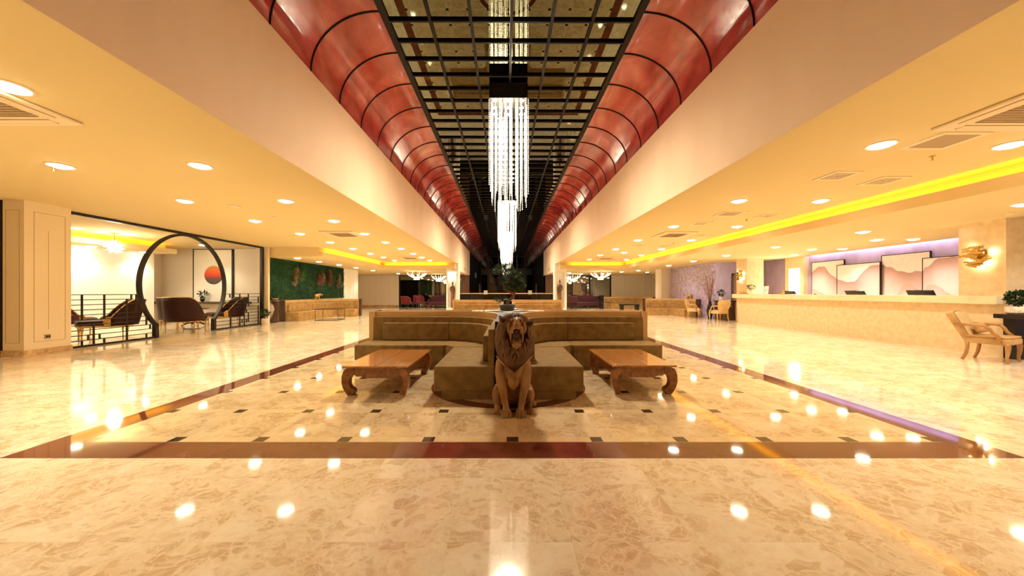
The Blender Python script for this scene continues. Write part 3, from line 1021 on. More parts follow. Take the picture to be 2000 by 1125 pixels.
lights([-12.02] * 4, [6.6, 8.4, 10.2, 11.7], LC + .02, 'in a row filled out to brighten the white lounge wall', 'lights of the left lounge')  # only one is known; the others are added to brighten the wall


def ac_cassette(x0, y0, s, label, group):
    e = empty('air_conditioner', (x0 + s / 2, y0 + s / 2, HC), 0, label, 'air conditioner', group)
    h = s / 2
    f = MB()
    f.prism([(-h, -h), (h, -h), (h, h), (-h, h)], -.028, 0)
    f.build('panel', 'ac_white', e, bevel=.012)
    for k in range(4):
        T = Matrix.Rotation(k * PI / 2, 4, 'Z')
        MB().box(-h * .62, h * .62, -h * .86, -h * .72, -.034, -.027, T).build('air_flap', 'ac_white', e)
        MB().box(-h * .64, h * .64, -h * .88, -h * .86, -.031, -.027, T).box(-h * .64, h * .64, -h * .72, -h * .705, -.031, -.027, T).build('slot', 'groove', e)
    gq = MB()
    gq.box(-h * .6, h * .6, -h * .6, h * .6, -.030, -.0275)
    for k in range(14):
        yy = -h * .58 + k * h * 1.16 / 13
        gq.box(-h * .6, h * .6, yy - .004, yy + .004, -.036, -.029)
    gq.build('grille', 'ac_grille', e)


ac_cassette(-5.08, 2.5, .95, 'large square air conditioner at the left edge, nearest on the left aisle ceiling', 'ceiling air conditioners')
ac_cassette(-5.08, 9.5, .92, 'square air conditioner midway down the left aisle ceiling', 'ceiling air conditioners')
ac_cassette(-5.08, 16.4, .92, 'small-looking distant air conditioner on the left aisle ceiling', 'ceiling air conditioners')
ac_cassette(4.27, 2.6, .97, 'large square air conditioner at the right edge, nearest on the right aisle ceiling', 'ceiling air conditioners')
ac_cassette(4.28, 9.6, .90, 'square air conditioner midway down the right aisle ceiling', 'ceiling air conditioners')
ac_cassette(4.28, 16.5, .90, 'distant air conditioner on the right aisle ceiling', 'ceiling air conditioners')


def vent(x, y, w, d, label, z=HC, flat=True):
    e = empty('ceiling_vent', (x, y, z), 0, label, 'ceiling vent', 'air vents in the ceilings')
    f = MB()
    f.band([(-w * .78, -d * .78), (w * .78, -d * .78), (w * .78, d * .78), (-w * .78, d * .78), (-w * .78, -d * .78)], [(-w, -d), (w, -d), (w, d), (-w, d), (-w, -d)], -.012, -.0005)
    f.build('frame', 'ac_white', e)
    if flat:
        B(-w * .78, w * .78, -d * .78, d * .78, -.008, -.001).build('grille', 'ac_grille', e)
    else:
        q = MB()
        for k in range(4):
            s = .78 - k * .19
            q.band([(-w * s, -d * s), (w * s, -d * s), (w * s, d * s), (-w * s, d * s), (-w * s, -d * s)],
                   [(-w * (s - .06), -d * (s - .06)), (w * (s - .06), -d * (s - .06)), (w * (s - .06), d * (s - .06)), (-w * (s - .06), d * (s - .06)), (-w * (s - .06), -d * (s - .06))], -.012, -.003)
        q.build('louvre', 'ac_white', e)
        B(-w * .78, w * .78, -d * .78, d * .78, -.002, -.001).build('opening', 'ac_grille', e)


vent(4.74, 3.84, .25, .22, 'flat brown return vent beside the nearest right air conditioner')
vent(4.66, 7.4, .24, .21, 'flat brown return vent above the middle of the right aisle')
vent(4.66, 4.99, .19, .19, 'square louvred diffuser nearer the atrium on the right ceiling', flat=False)
vent(5.55, 5.22, .2, .2, 'square louvred diffuser nearer the yellow cove on the right ceiling', flat=False)
vent(4.62, 8.45, .19, .19, 'square louvred diffuser between two inner right lights', flat=False)
vent(5.6, 7.6, .19, .19, 'square louvred diffuser close to the yellow cove', flat=False)
vent(5.6, 10.2, .19, .19, 'small far diffuser beside the yellow cove', flat=False)
vent(5.6, 12.6, .19, .19, 'farthest small diffuser beside the yellow cove', flat=False)
vent(4.6, 12.4, .19, .19, 'farthest small diffuser nearer the atrium on the right', flat=False)


def disc(name, x, y, r, label, cat, z=HC):
    o = MB().lathe([(0.0001, -.03), (r * .6, -.03), (r, -.012), (r, 0), (0.0001, 0)], (0, 0, 0), 20).build(name, 'ac_white', smooth=True)
    o.location = (x, y, z)
    tag(o, label, cat)


disc('ceiling_speaker', -5.2, 6.75, .10, 'flat round cover on the left ceiling beyond the fourth light', 'ceiling speaker')
disc('smoke_detector', -5.1, 7.75, .05, 'small smoke detector on the left aisle ceiling', 'smoke detector')
disc('smoke_detector', 8.4, 5.9, .05, 'small smoke detector on the lower ceiling near the stone column', 'smoke detector', LC)


def sprinkler(x, y, label, z=HC):
    e = empty('sprinkler', (x, y, z), 0, label, 'sprinkler', 'ceiling sprinklers')
    MB().lathe([(.03, 0), (.03, -.006), (.01, -.008), (.008, -.03), (.012, -.034), (0.0001, -.036)], n=14).build('body', 'brass_bar', e, smooth=True)
    MB().lathe([(.018, -.048), (.018, -.051), (0.0001, -.052)], n=14).tube([(-.009, 0, -.03), (-.009, 0, -.05)], .002, 5).tube([(.009, 0, -.03), (.009, 0, -.05)], .002, 5).build('deflector', 'brass_bar', e)


sprinkler(5.15, 4.28, 'small sprinkler hanging between the two nearest right diffusers')
sprinkler(5.42, 8.0, 'small sprinkler beside the outer right lights')
sprinkler(5.55, 11.8, 'far small sprinkler by the yellow cove')
sprinkler(-5.99, 4.66, 'small sprinkler beside the second visible outer light on the left')

for sgn, lb in ((-1, 'left'), (1, 'right')):
    e = empty('wall_vent', (0, 0, 0), 0, 'small slotted air vent on the %s atrium bulkhead near its far end' % lb, 'wall vent')
    e.matrix_world = AT @ Matrix.Translation((sgn * (HW - .001), 23.6, 2.69))
    q = MB().box(-.012, .012, -.55, .55, -.13, .13)
    q.build('frame', 'ac_white', e)
    for k in range(4):
        B(-.016, .016, -.48, .48, -.1 + k * .055, -.075 + k * .055).build('slot', 'ac_grille', e)


# ------------------------------------------------------------------ crystal chandeliers
def strand_mesh(L, seed):
    rnd = random.Random(seed)
    pf = [(.0001, 0), (.0012, -.002)]
    z = -.02
    while z > -L:
        r = rnd.uniform(.0065, .0105)
        pf += [(.0012, z + r), (r, z + r * .15), (r * .85, z - r * .5), (.0012, z - r)]
        z -= rnd.uniform(.026, .042)
    pf.append((.0001, z + .02))
    return MB().lathe(pf, n=5)


CH = None
cz = 4.78
cl = ['long square crystal chandelier nearest the camera', 'second long crystal chandelier down the atrium', 'third crystal chandelier down the atrium, above the bonsai',
      'fourth crystal chandelier, far down the atrium', 'farthest crystal chandelier by the dark glass facade']
for i, y in enumerate((6.95, 14.3, 21.4, 28.6, 35.6)):
    px = 0.075 - 0.0052 * y - .02
    if CH is None:
        CH = empty('crystal_chandelier', (px, y, cz), 0, cl[0], 'chandelier', 'crystal chandeliers of the atrium')
        B(-.36, .36, -.36, .36, 0, ZG - cz - .04).build('canopy', 'black_gloss', CH)
        for ax in (-.26, 0, .26):
            for ay in (-.26, 0, .26):
                MB().lathe([(0.0001, -.004), (.038, -.004), (.040, 0)], (ax, ay, 0), 12).build('spot_lamp', 'spot_glow', CH)
        beam(CH, -.06, CHAND_W, (1.0, .86, .62), 86, .25, .8)
        protos = []
        for k in range(8):
            L = [1.62, 1.75, 1.85, 1.95, 1.70, 1.9, 1.8, 2.0][k]
            protos.append(strand_mesh(L, k).build('strand', 'bead_glow', CH, recalc=False))
            protos[-1].location = (0, 0, -.01)
        pos = []
        n = 9
        for a in range(n):
            t = -.345 + a * .69 / (n - 1)
            pos += [(t, -.345), (t, .345)]
            if 0 < a < n - 1:
                pos += [(-.345, t), (.345, t)]
        for a in range(6):
            for b_ in range(6):
                pos.append((-.25 + a * .1, -.25 + b_ * .1))
        rnd = random.Random(3)
        for k, (ax, ay) in enumerate(pos):
            q = protos[k] if k < 8 else protos[rnd.randrange(8)].copy()
            if k >= 8:
                COL.objects.link(q)
                q.parent = CH
            q.location = (ax + rnd.uniform(-.03, .03), ay + rnd.uniform(-.03, .03), -.01)
            q.rotation_euler = (0, 0, rnd.uniform(0, 6))
    else:
        cc = copy_tree(CH, (px, y, cz), label=cl[i])
        if i > 2:      # the far ones burn dim
            for b_ in kids(cc):
                if b_.type == 'LIGHT':
                    b_.data = b_.data.copy()
                    b_.data.energy = 30.0


def bowl_chandelier(x, y, z, label, R=.62, src=None):
    e = empty('bowl_chandelier', (x, y, z), 0, label, 'chandelier', 'bowl chandeliers at the far ends')
    MB().lathe([(.09, 0), (.09, -.03), (.015, -.04), (.015, -.2)], n=14).build('stem', 'gold', e, smooth=True)
    for k in range(18):
        a = 2 * PI * k / 18
        ca, sa = math.cos(a), math.sin(a)
        MB().tube([(ca * .03, sa * .03, -.40), (ca * R * .45, sa * R * .45, -.37), (ca * R * .8, sa * R * .8, -.26), (ca * R, sa * R, -.12)],
                  [.012, .012, .012, .008], 6).build('arm', 'far_bulb_glow' if k % 2 else 'gold', e, smooth=True)
    for k in range(5):
        a = 2 * PI * k / 5
        MB().ell((math.cos(a) * .14, math.sin(a) * .14, -.47), (.045, .045, .06), 10, 6).build('bulb', 'far_bulb_glow', e, smooth=True)
    return e


bowl_chandelier(-5.7, 22.2, LC, 'gold bowl chandelier of curved arms at the far left')
bowl_chandelier(-5.0, 25.6, LC, 'smaller-looking gold bowl chandelier behind the other at the far left', .55)
bowl_chandelier(5.85, 22.2, LC, 'gold bowl chandelier of curved arms at the far right')
bowl_chandelier(4.7, 25.4, LC, 'smaller-looking gold bowl chandelier behind the other at the far right', .55)

# pendant of the lounge
e = empty('crystal_pendant', (-10.9, 9.8, HC), 0, 'glowing spiky crystal ball pendant in the lounge behind the screen', 'pendant lamp')
MB().lathe([(.10, 0), (.10, -.02), (.012, -.03), (.008, -.24)], n=16).build('stem', 'gold', e, smooth=True)
MB().ell((0, 0, -.39), (.12, .12, .12), 16, 10).build('globe', 'bulb_glow', e, smooth=True)
q = MB()
rnd = random.Random(5)
for k in range(90):
    d = Vector((rnd.gauss(0, 1), rnd.gauss(0, 1), rnd.gauss(0, 1))).normalized()
    c0 = Vector((0, 0, -.39))
    q.tube([c0 + d * .12, c0 + d * rnd.uniform(.18, .23)], [.008, .002], 4)
q.build('crystal_spikes', 'bead_glow', e)


# ------------------------------------------------------------------ sofas
def corner_sofa(name, O, La, Lb, label, mirror=False, rot=0.0, fabric='velvet', block=False, group=None, end_panel=False, z_s=.356, rA=.65):
    """concave corner sofa; corner at the local origin, wings run to -x and to -y, sitting side at x<0,y<0"""
    e = empty(name, (O[0], O[1], 0), 0, label, 'sofa', group)
    S = Matrix.Diagonal((-1, 1, 1, 1)) if mirror else Matrix.Identity(4)
    T = Matrix.Rotation(rot, 4, 'Z') @ S
    r, ax, ay = .75, -.82, -.82       # arc radius and centre

    def path(d, x_from, y_to, parts='all'):
        arc = [(ax + (r + d) * math.sin(t), ay + (r + d) * math.cos(t)) for t in [PI / 2 * i / 12 for i in range(13)]]
        return [(x_from, ay + r + d)] + arc + [(ax + r + d, y_to)]

    def cut(p, a, b):
        return p[a:b]
    # outer shell
    pi_, po = path(.07, -La, -Lb), path(.15, -La, -Lb)
    if block:
        pi_, po = pi_[:-1], po[:-1]
        po = [po[0]] + [(ax + (r + .15 - .078 * (i / 12) ** 2) * math.sin(PI / 24 * i), ay + (r + .15 - .078 * (i / 12) ** 2) * math.cos(PI / 24 * i)) for i in range(13)]
    MB().band(pi_, po, 0, .83, T).build('back_panel', 'leather_tan', e, smooth=True)
    MB().box(-La, -La + .075, -.07, .08, z_s - .01, .83, T).build('back_panel', 'leather_tan', e)
    # velvet backrest in three sections
    vi, vo = path(0, -La + .08, -Lb + (.0 if block else .06)), path(.07, -La + .08, -Lb + (.0 if block else .06))
    for a, b in ((0, 2), (1, 14), (13, 15)):
        MB().band(cut(vi, a, b), cut(vo, a, b), z_s - .01, .745, T).build('backrest', fabric, e, bevel=.014)
    ci, co = path(-.075, -La + .25, -Lb + .21), path(0, -La + .25, -Lb + .21)
    for a, b in ((0, 2), (1, 14), (13, 15)):
        MB().band(cut(ci, a, b), cut(co, a, b), z_s, .65, T).build('cushion', fabric, e, bevel=.02, seg=3)
    # seats
    MB().box(-La, ax + .002, -rA, -.07, 0, z_s, T).build('seat', fabric, e, bevel=.018, seg=3)
    arc = [(ax + (r - .01) * math.sin(t), ay + (r - .01) * math.cos(t)) for t in [PI / 2 * i / 12 for i in range(13)]]
    MB().prism([(ax + .006, -rA), (ax + .04, -rA), (-rA - .0, -.80)] + [(-.075, -.80)] + arc[::-1][0:], 0, z_s, T=T).build('seat', fabric, e, bevel=.015, seg=3)
    y_e = -Lb - (.08 if block else 0)
    if block:
        MB().box(-rA, -.0, y_e, -.806, .087, z_s, T).build('seat', fabric, e, bevel=.018, seg=3)
        MB().box(-rA + .085, -.0, y_e + .004, -.80, 0, .09, T).build('plinth', fabric, e)
    else:
        MB().box(-rA, -.07, y_e, -.806, 0, z_s, T).build('seat', fabric, e, bevel=.018, seg=3)
    if end_panel:
        MB().box(-La - .06, -La, -.12, .09, 0, .83, T).build('end_panel', 'dark_wood', e)
        MB().box(-.12, .09, -Lb - .06, -Lb, 0, .83, T).build('end_panel', 'dark_wood', e)
    return e


UC = 6.17      # centre line of the near sofa island
for uy, nm in ((UC, 'near'), (UC + 8.95, 'far')):
    for sx in (-1, 1):
        for sy in (-1, 1):
            if sy < 0:
                lab = {('near', -1): 'brown velvet corner sofa left of the lion, facing the camera', ('near', 1): 'brown velvet corner sofa right of the lion, facing the camera',
                       ('far', -1): 'brown velvet corner sofa of the farther island, left of the bonsai', ('far', 1): 'brown velvet corner sofa of the farther island, right of the bonsai'}[(nm, sx)]
            else:
                lab = {('near', -1): 'corner sofa on the far side of the lion island, left half, facing away', ('near', 1): 'corner sofa on the far side of the lion island, right half, facing away',
                       ('far', -1): 'rear corner sofa of the farther island, left half', ('far', 1): 'rear corner sofa of the farther island, right half'}[(nm, sx)]
            O = (.015 + sx * .155, uy + sy * .20)
            mir = (sx > 0) == (sy < 0)
            corner_sofa('corner_sofa', O, 2.17, 2.11, lab, mirror=mir, rot=0 if sy < 0 else PI, block=True, group='corner sofas of the two islands', fabric='velvet' if nm == 'near' else 'velvet_gold')
    # slate spine and pebble bed
    sp_ = empty('slate_divider', (.015, uy, 0), 0, 'dark slate divider between the sofa backs of the %s island' % ('lion' if nm == 'near' else 'farther'), 'divider', 'slate dividers of the sofa islands')
    for sy in (-1, 1):
        y0, y1 = sorted((sy * .42, sy * 2.31))
        B(-.15, .15, y0, y1, 0, .822).build('core', 'night_black', sp_)
        B(-.152, .152, y0, y1, .82, .832).build('top', 'spine_slate', sp_)
    star = []
    for (qx, qy, rev) in ((1, 1, 0), (-1, 1, 1), (-1, -1, 0), (1, -1, 1)):
        q_ = [(qx * (.975 - .908 * math.sin(PI / 2 * i / 10)), qy * (1.02 - .908 * math.cos(PI / 2 * i / 10))) for i in range(11)]
        star += q_[::-1] if rev else q_
    tr = MB().prism(star, .78, .815)
    tr.build('planting_bed', 'spine_slate', sp_)
    if nm == 'near':
        pb = MB()
        rnd = random.Random(11)
        for k in range(900):
            t = rnd.uniform(-1, 1)
            h = .13 + .2 * (1 - abs(t)) ** 2
            if rnd.random() < .5:
                x, y = t * .62, rnd.uniform(-h, h) * .55
            else:
                y, x = t * .5, rnd.uniform(-h, h) * .5
            r = rnd.uniform(.009, .016)
            pb.ell((.015 + x, uy + y, .82 + r * .35), (r, r, r * .7), 6, 4)
        tag(pb.build('pebbles', 'pebble', smooth=True), 'white pebbles spread round the bonsai pot', 'pebbles', kind='stuff')

# wall sofas
corner_sofa('corner_sofa', (-8.89, 17.45), 1.6, 3.50, 'gold velvet corner sofa below the moss wall', mirror=True, fabric='velvet_gold', group='corner sofas along the aisles', end_panel=True)
corner_sofa('corner_sofa', (8.94, 18.45), 1.78, 1.9, 'gold velvet corner sofa below the speckled wall', fabric='velvet_gold', group='corner sofas along the aisles', end_panel=True)
corner_sofa('corner_sofa', (9.9, 25.4), 3.0, 1.6, 'gold velvet sofa in front of the far right pale wall', fabric='velvet_gold', group='corner sofas along the aisles', end_panel=True)


# ------------------------------------------------------------------ bonsai
def foliage(mb, c, R, n, L, w, rnd, sq=.7):
    c = Vector(c)
    for _ in range(n):
        d = Vector((rnd.gauss(0, 1), rnd.gauss(0, 1), rnd.gauss(0, 1))).normalized()
        rr = R * rnd.uniform(.45, 1.0)
        p = c + Vector((d.x * rr, d.y * rr, d.z * rr * sq))
        dd = (d + Vector((rnd.uniform(-.7, .7), rnd.uniform(-.7, .7), rnd.uniform(-.3, .7)))).normalized()
        mb.leaf(p, dd, L * rnd.uniform(.7, 1.3), w * rnd.uniform(.8, 1.2), (rnd.uniform(-1, 1), rnd.uniform(-1, 1), 1))


bo = empty('bonsai_tree', (.0, UC, .822), 0, 'twisted bonsai tree in a grey pot on the white pebbles behind the lion', 'bonsai')
MB().lathe([(.10, 0), (.125, .03), (.135, .085), (.15, .095), (.15, .115), (.13, .115), (.12, .09), (.0001, .09)], n=28).build('pot', 'pot_slate', bo, smooth=True)
tk = MB()
tp = [(.0, 0, .08), (-.01, 0, .13), (.03, .01, .19), (.10, .02, .24), (.11, .0, .30), (.03, -.02, .34), (-.05, -.02, .38), (-.04, 0, .45), (.02, .02, .50), (.0, .02, .58), (.03, 0, .66), (-.03, 0, .74)]
tk.tube(tp, [.032, .028, .028, .030, .027, .024, .021, .019, .017, .014, .011, .006], 10)
tk.tube([(.03, .01, .19), (-.06, 0, .18), (-.14, -.01, .2)], [.018, .013, .007], 7)
tk.tube([(.11, 0, .30), (.17, 0, .37), (.22, 0, .42)], [.02, .014, .008], 7)
tk.tube([(.02, .02, .50), (.12, .03, .56), (.16, .02, .62)], [.015, .012, .006], 7)
tk.tube([(.03, 0, .62), (-.10, .02, .70), (-.17, 0, .73)], [.012, .010, .005], 7)
tk.tube([(-.05, -.02, .38), (-.09, -.01, .48), (-.08, 0, .56)], [.014, .010, .005], 7)
tk.build('trunk', 'bark', bo, smooth='full')
rnd = random.Random(21)
fo = MB()
for c_, R_, n_ in (((-.12, 0, .74), .12, 260), ((.0, .0, .76), .11, 240), ((.05, .02, .68), .10, 190), ((.15, .02, .62), .11, 250), ((.20, 0, .55), .07, 110), ((-.05, -.03, .58), .08, 130),
                   ((-.08, -.02, .50), .07, 110), ((.12, -.02, .50), .09, 150), ((.22, 0, .43), .10, 220), ((.26, 0, .46), .06, 90), ((.02, -.04, .44), .07, 100),
                   ((-.14, -.02, .21), .075, 130), ((-.05, -.06, .22), .06, 90), ((-.2, 0, .70), .06, 70), ((.1, 0, .38), .07, 90)):
    foliage(fo, c_, R_, int(n_ * 1.7), .026, .015, rnd)
fo.build('foliage', 'leaf', bo, recalc=False)


# ------------------------------------------------------------------ coffee tables
def coffee_table(x0, x1, y0, y1, label, split):
    cx, cy = (x0 + x1) / 2, (y0 + y1) / 2
    w, d = (x1 - x0) / 2, (y1 - y0) / 2
    e = empty('coffee_table', (cx, cy, 0), 0, label, 'coffee table', 'low carved wood tables')
    t = MB()
    if split:
        t.box(-w, -.003, -d, d, .312, .333).box(.003, w, -d, d, .312, .333)
    else:
        for k in range(5):
            a = -w + k * 2 * w / 5
            t.box(a + .0008, a + 2 * w / 5 - .0008, -d, d, .312, .333)
    t.build('tabletop', 'table_top_wood', e, bevel=.0015)
    B(-w + .05, w - .05, -d + .05, d - .05, .296, .313).build('moulding', 'table_wood', e, bevel=.003)
    # aprons with scalloped ends
    for ax in ('x', 'y'):
        half = (w if ax == 'x' else d) - .06
        off = (d if ax == 'x' else w) - .075
        p = [(-half, .298), (half, .298), (half, .235), (half - .05, .232), (half - .075, .205), (half - .13, .205), (half - .17, .186), (-half + .17, .186), (-half + .13, .205), (-half + .075, .205), (-half + .05, .232), (-half, .235)]
        for s in (-1, 1):
            m = MB()
            if ax == 'x':
                m.prism(p, s * off - .016, s * off + .016, axis='y')
            else:
                m.prism(p, s * off - .016, s * off + .016, axis='x')
            m.build('apron', 'table_wood', e, bevel=.003)
    # opium legs: bulge out at the knee and curl in at the foot
    pr_ = [(-.02, .300), (.035, .300), (.052, .27), (.064, .22), (.066, .16), (.056, .10), (.034, .045), (.012, .004), (-.035, .0), (-.052, .012), (-.056, .045), (-.040, .07), (-.018, .088), (-.006, .12), (-.004, .16), (-.014, .20), (-.045, .225), (-.055, .25), (-.05, .300)]
    for sx in (-1, 1):
        for sy in (-1, 1):
            m = MB()
            c_, s_ = sx * (w - .065), sy * (d - .065)
            # diagonal extrusion gives the same curl on both faces
            n = len(pr_)
            vs, fs = [], []
            for h in (-1, 1):
                for (u, z) in pr_:
                    th = .045
                    vs.append((c_ + sx * u + (-sy) * 0, s_ + sy * (u * .55) + h * th * .9, z))
            fs = [tuple(range(n - 1, -1, -1)), tuple(range(n, 2 * n))] + [(k, (k + 1) % n, n + (k + 1) % n, n + k) for k in range(n)]
            m.add(vs, fs)
            m.build('leg', 'table_wood', e, bevel=.006)
    return e


coffee_table(-1.83, -1.09, 3.90, 5.06, 'low carved wooden coffee table with a split top, left of the lion', True)
coffee_table(1.17, 1.90, 3.95, 5.10, 'low carved wooden coffee table with a planked top, right of the lion', False)


# ------------------------------------------------------------------ lion
def fused(name, mb, m, parent, voxel, smooth_it=4):
    o = mb.build(name, m, parent, recalc=False)
    me0 = o.data
    r = o.modifiers.new('r', 'REMESH')
    r.mode = 'VOXEL'
    r.voxel_size = voxel
    s = o.modifiers.new('s', 'SMOOTH')
    s.iterations = smooth_it
    s.factor = .5
    dg = bpy.context.evaluated_depsgraph_get()
    dg.update()
    me = bpy.data.meshes.new_from_object(o.evaluated_get(dg))
    o.modifiers.clear()
    o.data = me
    me.name = name
    if not me.materials:
        me.materials.append(MATS[m])
    me.polygons.foreach_set('use_smooth', [True] * len(me.polygons))
    return o


li = empty('lion_statue', (.05, 3.455, .0), 0, 'carved wooden lion sitting upright and roaring in front of the velvet sofas', 'statue')
lb = MB()


def limb(pts, rad, n=14):
    lb.tube(pts, rad, n)
    for p, r in zip(pts, rad):
        lb.ell(p, (r, r, r), 12, 8)


for sx, dx in ((-1, 0.0), (1, .015)):
    limb([(sx * .100 + dx, .00, .46), (sx * .112 + dx, -.03, .38), (sx * .110 + dx, -.045, .29), (sx * .088 + dx, -.075, .19), (sx * .068 + dx, -.115, .09), (sx * .062 + dx, -.135, .045)],
         [.064, .060, .049, .038, .031, .033])
    # fore paw and toes
    lb.ell((sx * .06 + dx, -.135, .030), (.043, .046, .030), 14, 8)
    for k in range(4):
        tx = sx * .06 + dx + (-.037 + k * .0247)
        lb.tube([(tx, -.155, .042), (tx * 1.0, -.205, .033), (tx, -.232 + abs(k - 1.5) * .008, .015)], [.0110, .0108, .0092], 8)
        lb.ell((tx, -.230 + abs(k - 1.5) * .008, .014), (.0098, .014, .0135), 8, 6)
    # haunch, shank and hind paw
    lb.ell((sx * .135 + dx, .075, .135), (.064, .135, .115), 18, 12, rot=Matrix.Rotation(-.35, 3, 'X'))
    lb.ell((sx * .150 + dx, .00, .15), (.052, .075, .075), 14, 10)
    limb([(sx * .150 + dx, -.01, .12), (sx * .145 + dx, .0, .06), (sx * .145 + dx, -.03, .04)], [.045, .034, .034])
    lb.ell((sx * .142 + dx, -.07, .028), (.042, .06, .028), 14, 8)
    for k in range(4):
        tx = sx * .142 + dx + (-.030 + k * .020)
        lb.tube([(tx, -.07, .036), (tx, -.112, .028), (tx, -.132, .012)], [.011, .012, .010], 8)
        lb.ell((tx, -.13, .013), (.011, .012, .012), 8, 6)
# trunk
limb([(0.005, .17, .14), (.005, .13, .26), (.008, .06, .40), (.01, .02, .50), (.015, .02, .62), (.02, .03, .72)], [.135, .135, .135, .13, .12, .11], 18)
lb.ell((.008, -.035, .40), (.105, .085, .105), 16, 10)
lb.ell((.008, -.01, .30), (.075, .09, .10), 16, 10)
# tail lying round the right haunch
limb([(.02, .28, .06), (.12, .30, .035), (.20, .22, .03), (.215, .10, .03)], [.026, .022, .02, .03], 10)
body = fused('body', lb, 'lion_wood', li, .0031, 2)
# plinth-like wedge under the paws
# head, roaring upwards
hd = MB()
HX = .037
hd.ell((HX, -.01, .79), (.088, .095, .11), 20, 14)
hd.ell((HX, -.055, .800), (.100, .055, .100), 24, 14)                 # face plate
hd.ell((HX, -.075, .735), (.070, .05, .090), 20, 12)
hd.ell((HX, -.080, .885), (.060, .050, .030), 16, 10)                  # forehead
for s in (-1, 1):
    hd.tube([(HX + s * .012, -.150, .893), (HX + s * .034, -.142, .900), (HX + s * .060, -.118, .888)], [.010, .013, .009], 8)      # brow
    hd.ell((HX + s * .070, -.085, .815), (.026, .035, .062), 14, 10)     # cheek
    hd.ell((HX + s * .054, -.100, .735), (.016, .040, .070), 12, 8)      # mouth corner
    hd.ell((HX + s * .026, -.178, .822), (.029, .032, .019), 12, 8)      # upper lip pads
    hd.ell((HX + s * .047, -.150, .795), (.013, .022, .036), 10, 8)
    for k in range(3):                                                 # wrinkles of the snarl
        hd.tube([(HX + s * .010, -.172 - k * .008, .880 - k * .012), (HX + s * .028, -.165 - k * .008, .872 - k * .012), (HX + s * .042, -.145 - k * .006, .858 - k * .012)], [.005, .0055, .003], 6)
hd.tube([(HX, -.120, .895), (HX, -.165, .875), (HX, -.198, .850)], [.028, .026, .022], 12)   # bridge of the nose
hd.ell((HX, -.205, .845), (.025, .014, .013), 12, 8)
hd.ell((HX, -.120, .665), (.048, .050, .022), 16, 10, rot=Matrix.Rotation(.3, 3, 'X'))      # lower jaw
hd.ell((HX, -.150, .668), (.036, .024, .018), 14, 8)
for k in range(9):       # beard
    a = -1 + k * .25
    hd.tube([(HX + a * .042, -.145 + abs(a) * .03, .668), (HX + a * .040, -.162 + abs(a) * .03, .640), (HX + a * .034, -.152 + abs(a) * .03, .612 + abs(a) * .025)], [.010, .0085, .003], 6)
fused('head', hd, 'lion_wood', li, .0036, 1)
mo = MB()
mo.ell((HX, -.105, .745), (.045, .050, .070), 16, 12)
mo.ell((HX, -.135, .790), (.036, .034, .020), 12, 8)
mo.build('mouth', 'lion_mouth', li, smooth='full')
tg = MB().tube([(HX, -.11, .70), (HX, -.155, .694), (HX, -.176, .704)], [.022, .020, .010], 10)
tg.build('tongue', 'lion_mane', li, smooth='full')
for (tx, z0, z1, ty) in ((-.036, .808, .762, -.172), (.036, .808, .762, -.172), (-.032, .680, .716, -.160), (.032, .680, .716, -.160)):
    MB().tube([(HX + tx, ty, z0), (HX + tx, ty - .004, (z0 + z1) / 2), (HX + tx * .95, ty + .004, z1)], [.0065, .005, .001], 8).build('tooth', 'lion_tooth', li, smooth='full')
for k in range(5):
    MB().ell((HX - .02 + k * .01, -.170, .684), (.0045, .004, .007), 6, 5).build('tooth', 'lion_tooth', li, smooth='full')
for s in (-1, 1):
    MB().ell((HX + s * .036, -.150, .880), (.011, .008, .007), 10, 8).build('eye', 'lion_mouth', li, smooth='full')
    MB().ell((HX + s * .013, -.216, .844), (.006, .005, .004), 8, 6).build('nostril', 'lion_mouth', li, smooth='full')
    ez = .012 if s < 0 else -.022
    er = MB()
    er.tube([(HX + s * .105, -.05, .852 + ez), (HX + s * .142, -.065, .880 + ez), (HX + s * .166, -.06, .915 + ez)], [.038, .032, .006], 10, flat=.45, up=(1, 0, .3))
    er.build('ear', 'lion_mane', li, smooth='full')
    MB().tube([(HX + s * .118, -.075, .858 + ez), (HX + s * .143, -.082, .880 + ez), (HX + s * .160, -.076, .900 + ez)], [.022, .019, .004], 8, flat=.4, up=(1, 0, .3)).build('ear_hollow', 'lion_mouth', li, smooth='full')
# mane: mass plus carved locks
prof = [(.40, .02, .02, -.07), (.45, .065, .05, -.065), (.50, .105, .085, -.045), (.56, .140, .110, -.02), (.63, .158, .125, -.002), (.70, .164, .135, .015), (.78, .158, .135, .025), (.85, .133, .115, .028), (.90, .095, .085, .02), (.935, .045, .045, .0)]


def mane_at(th, z):
    z = max(.402, min(.934, z))
    for k in range(len(prof) - 1):
        if prof[k][0] <= z <= prof[k + 1][0]:
            t = (z - prof[k][0]) / (prof[k + 1][0] - prof[k][0])
            rx, ry, cy = [prof[k][j] * (1 - t) + prof[k + 1][j] * t for j in (1, 2, 3)]
            break
    cx = .012 + .02 * (z - .4)
    return Vector((cx + rx * math.sin(th), cy - ry * math.cos(th), z))      # th = 0 faces the camera


def in_face(p, pad=0.0):
    return p.y < .0 and ((p.x - HX) / (.102 + pad - .035 * max(0, .78 - p.z) / .14)) ** 2 + ((p.z - .770) / (.135 + pad)) ** 2 < 1


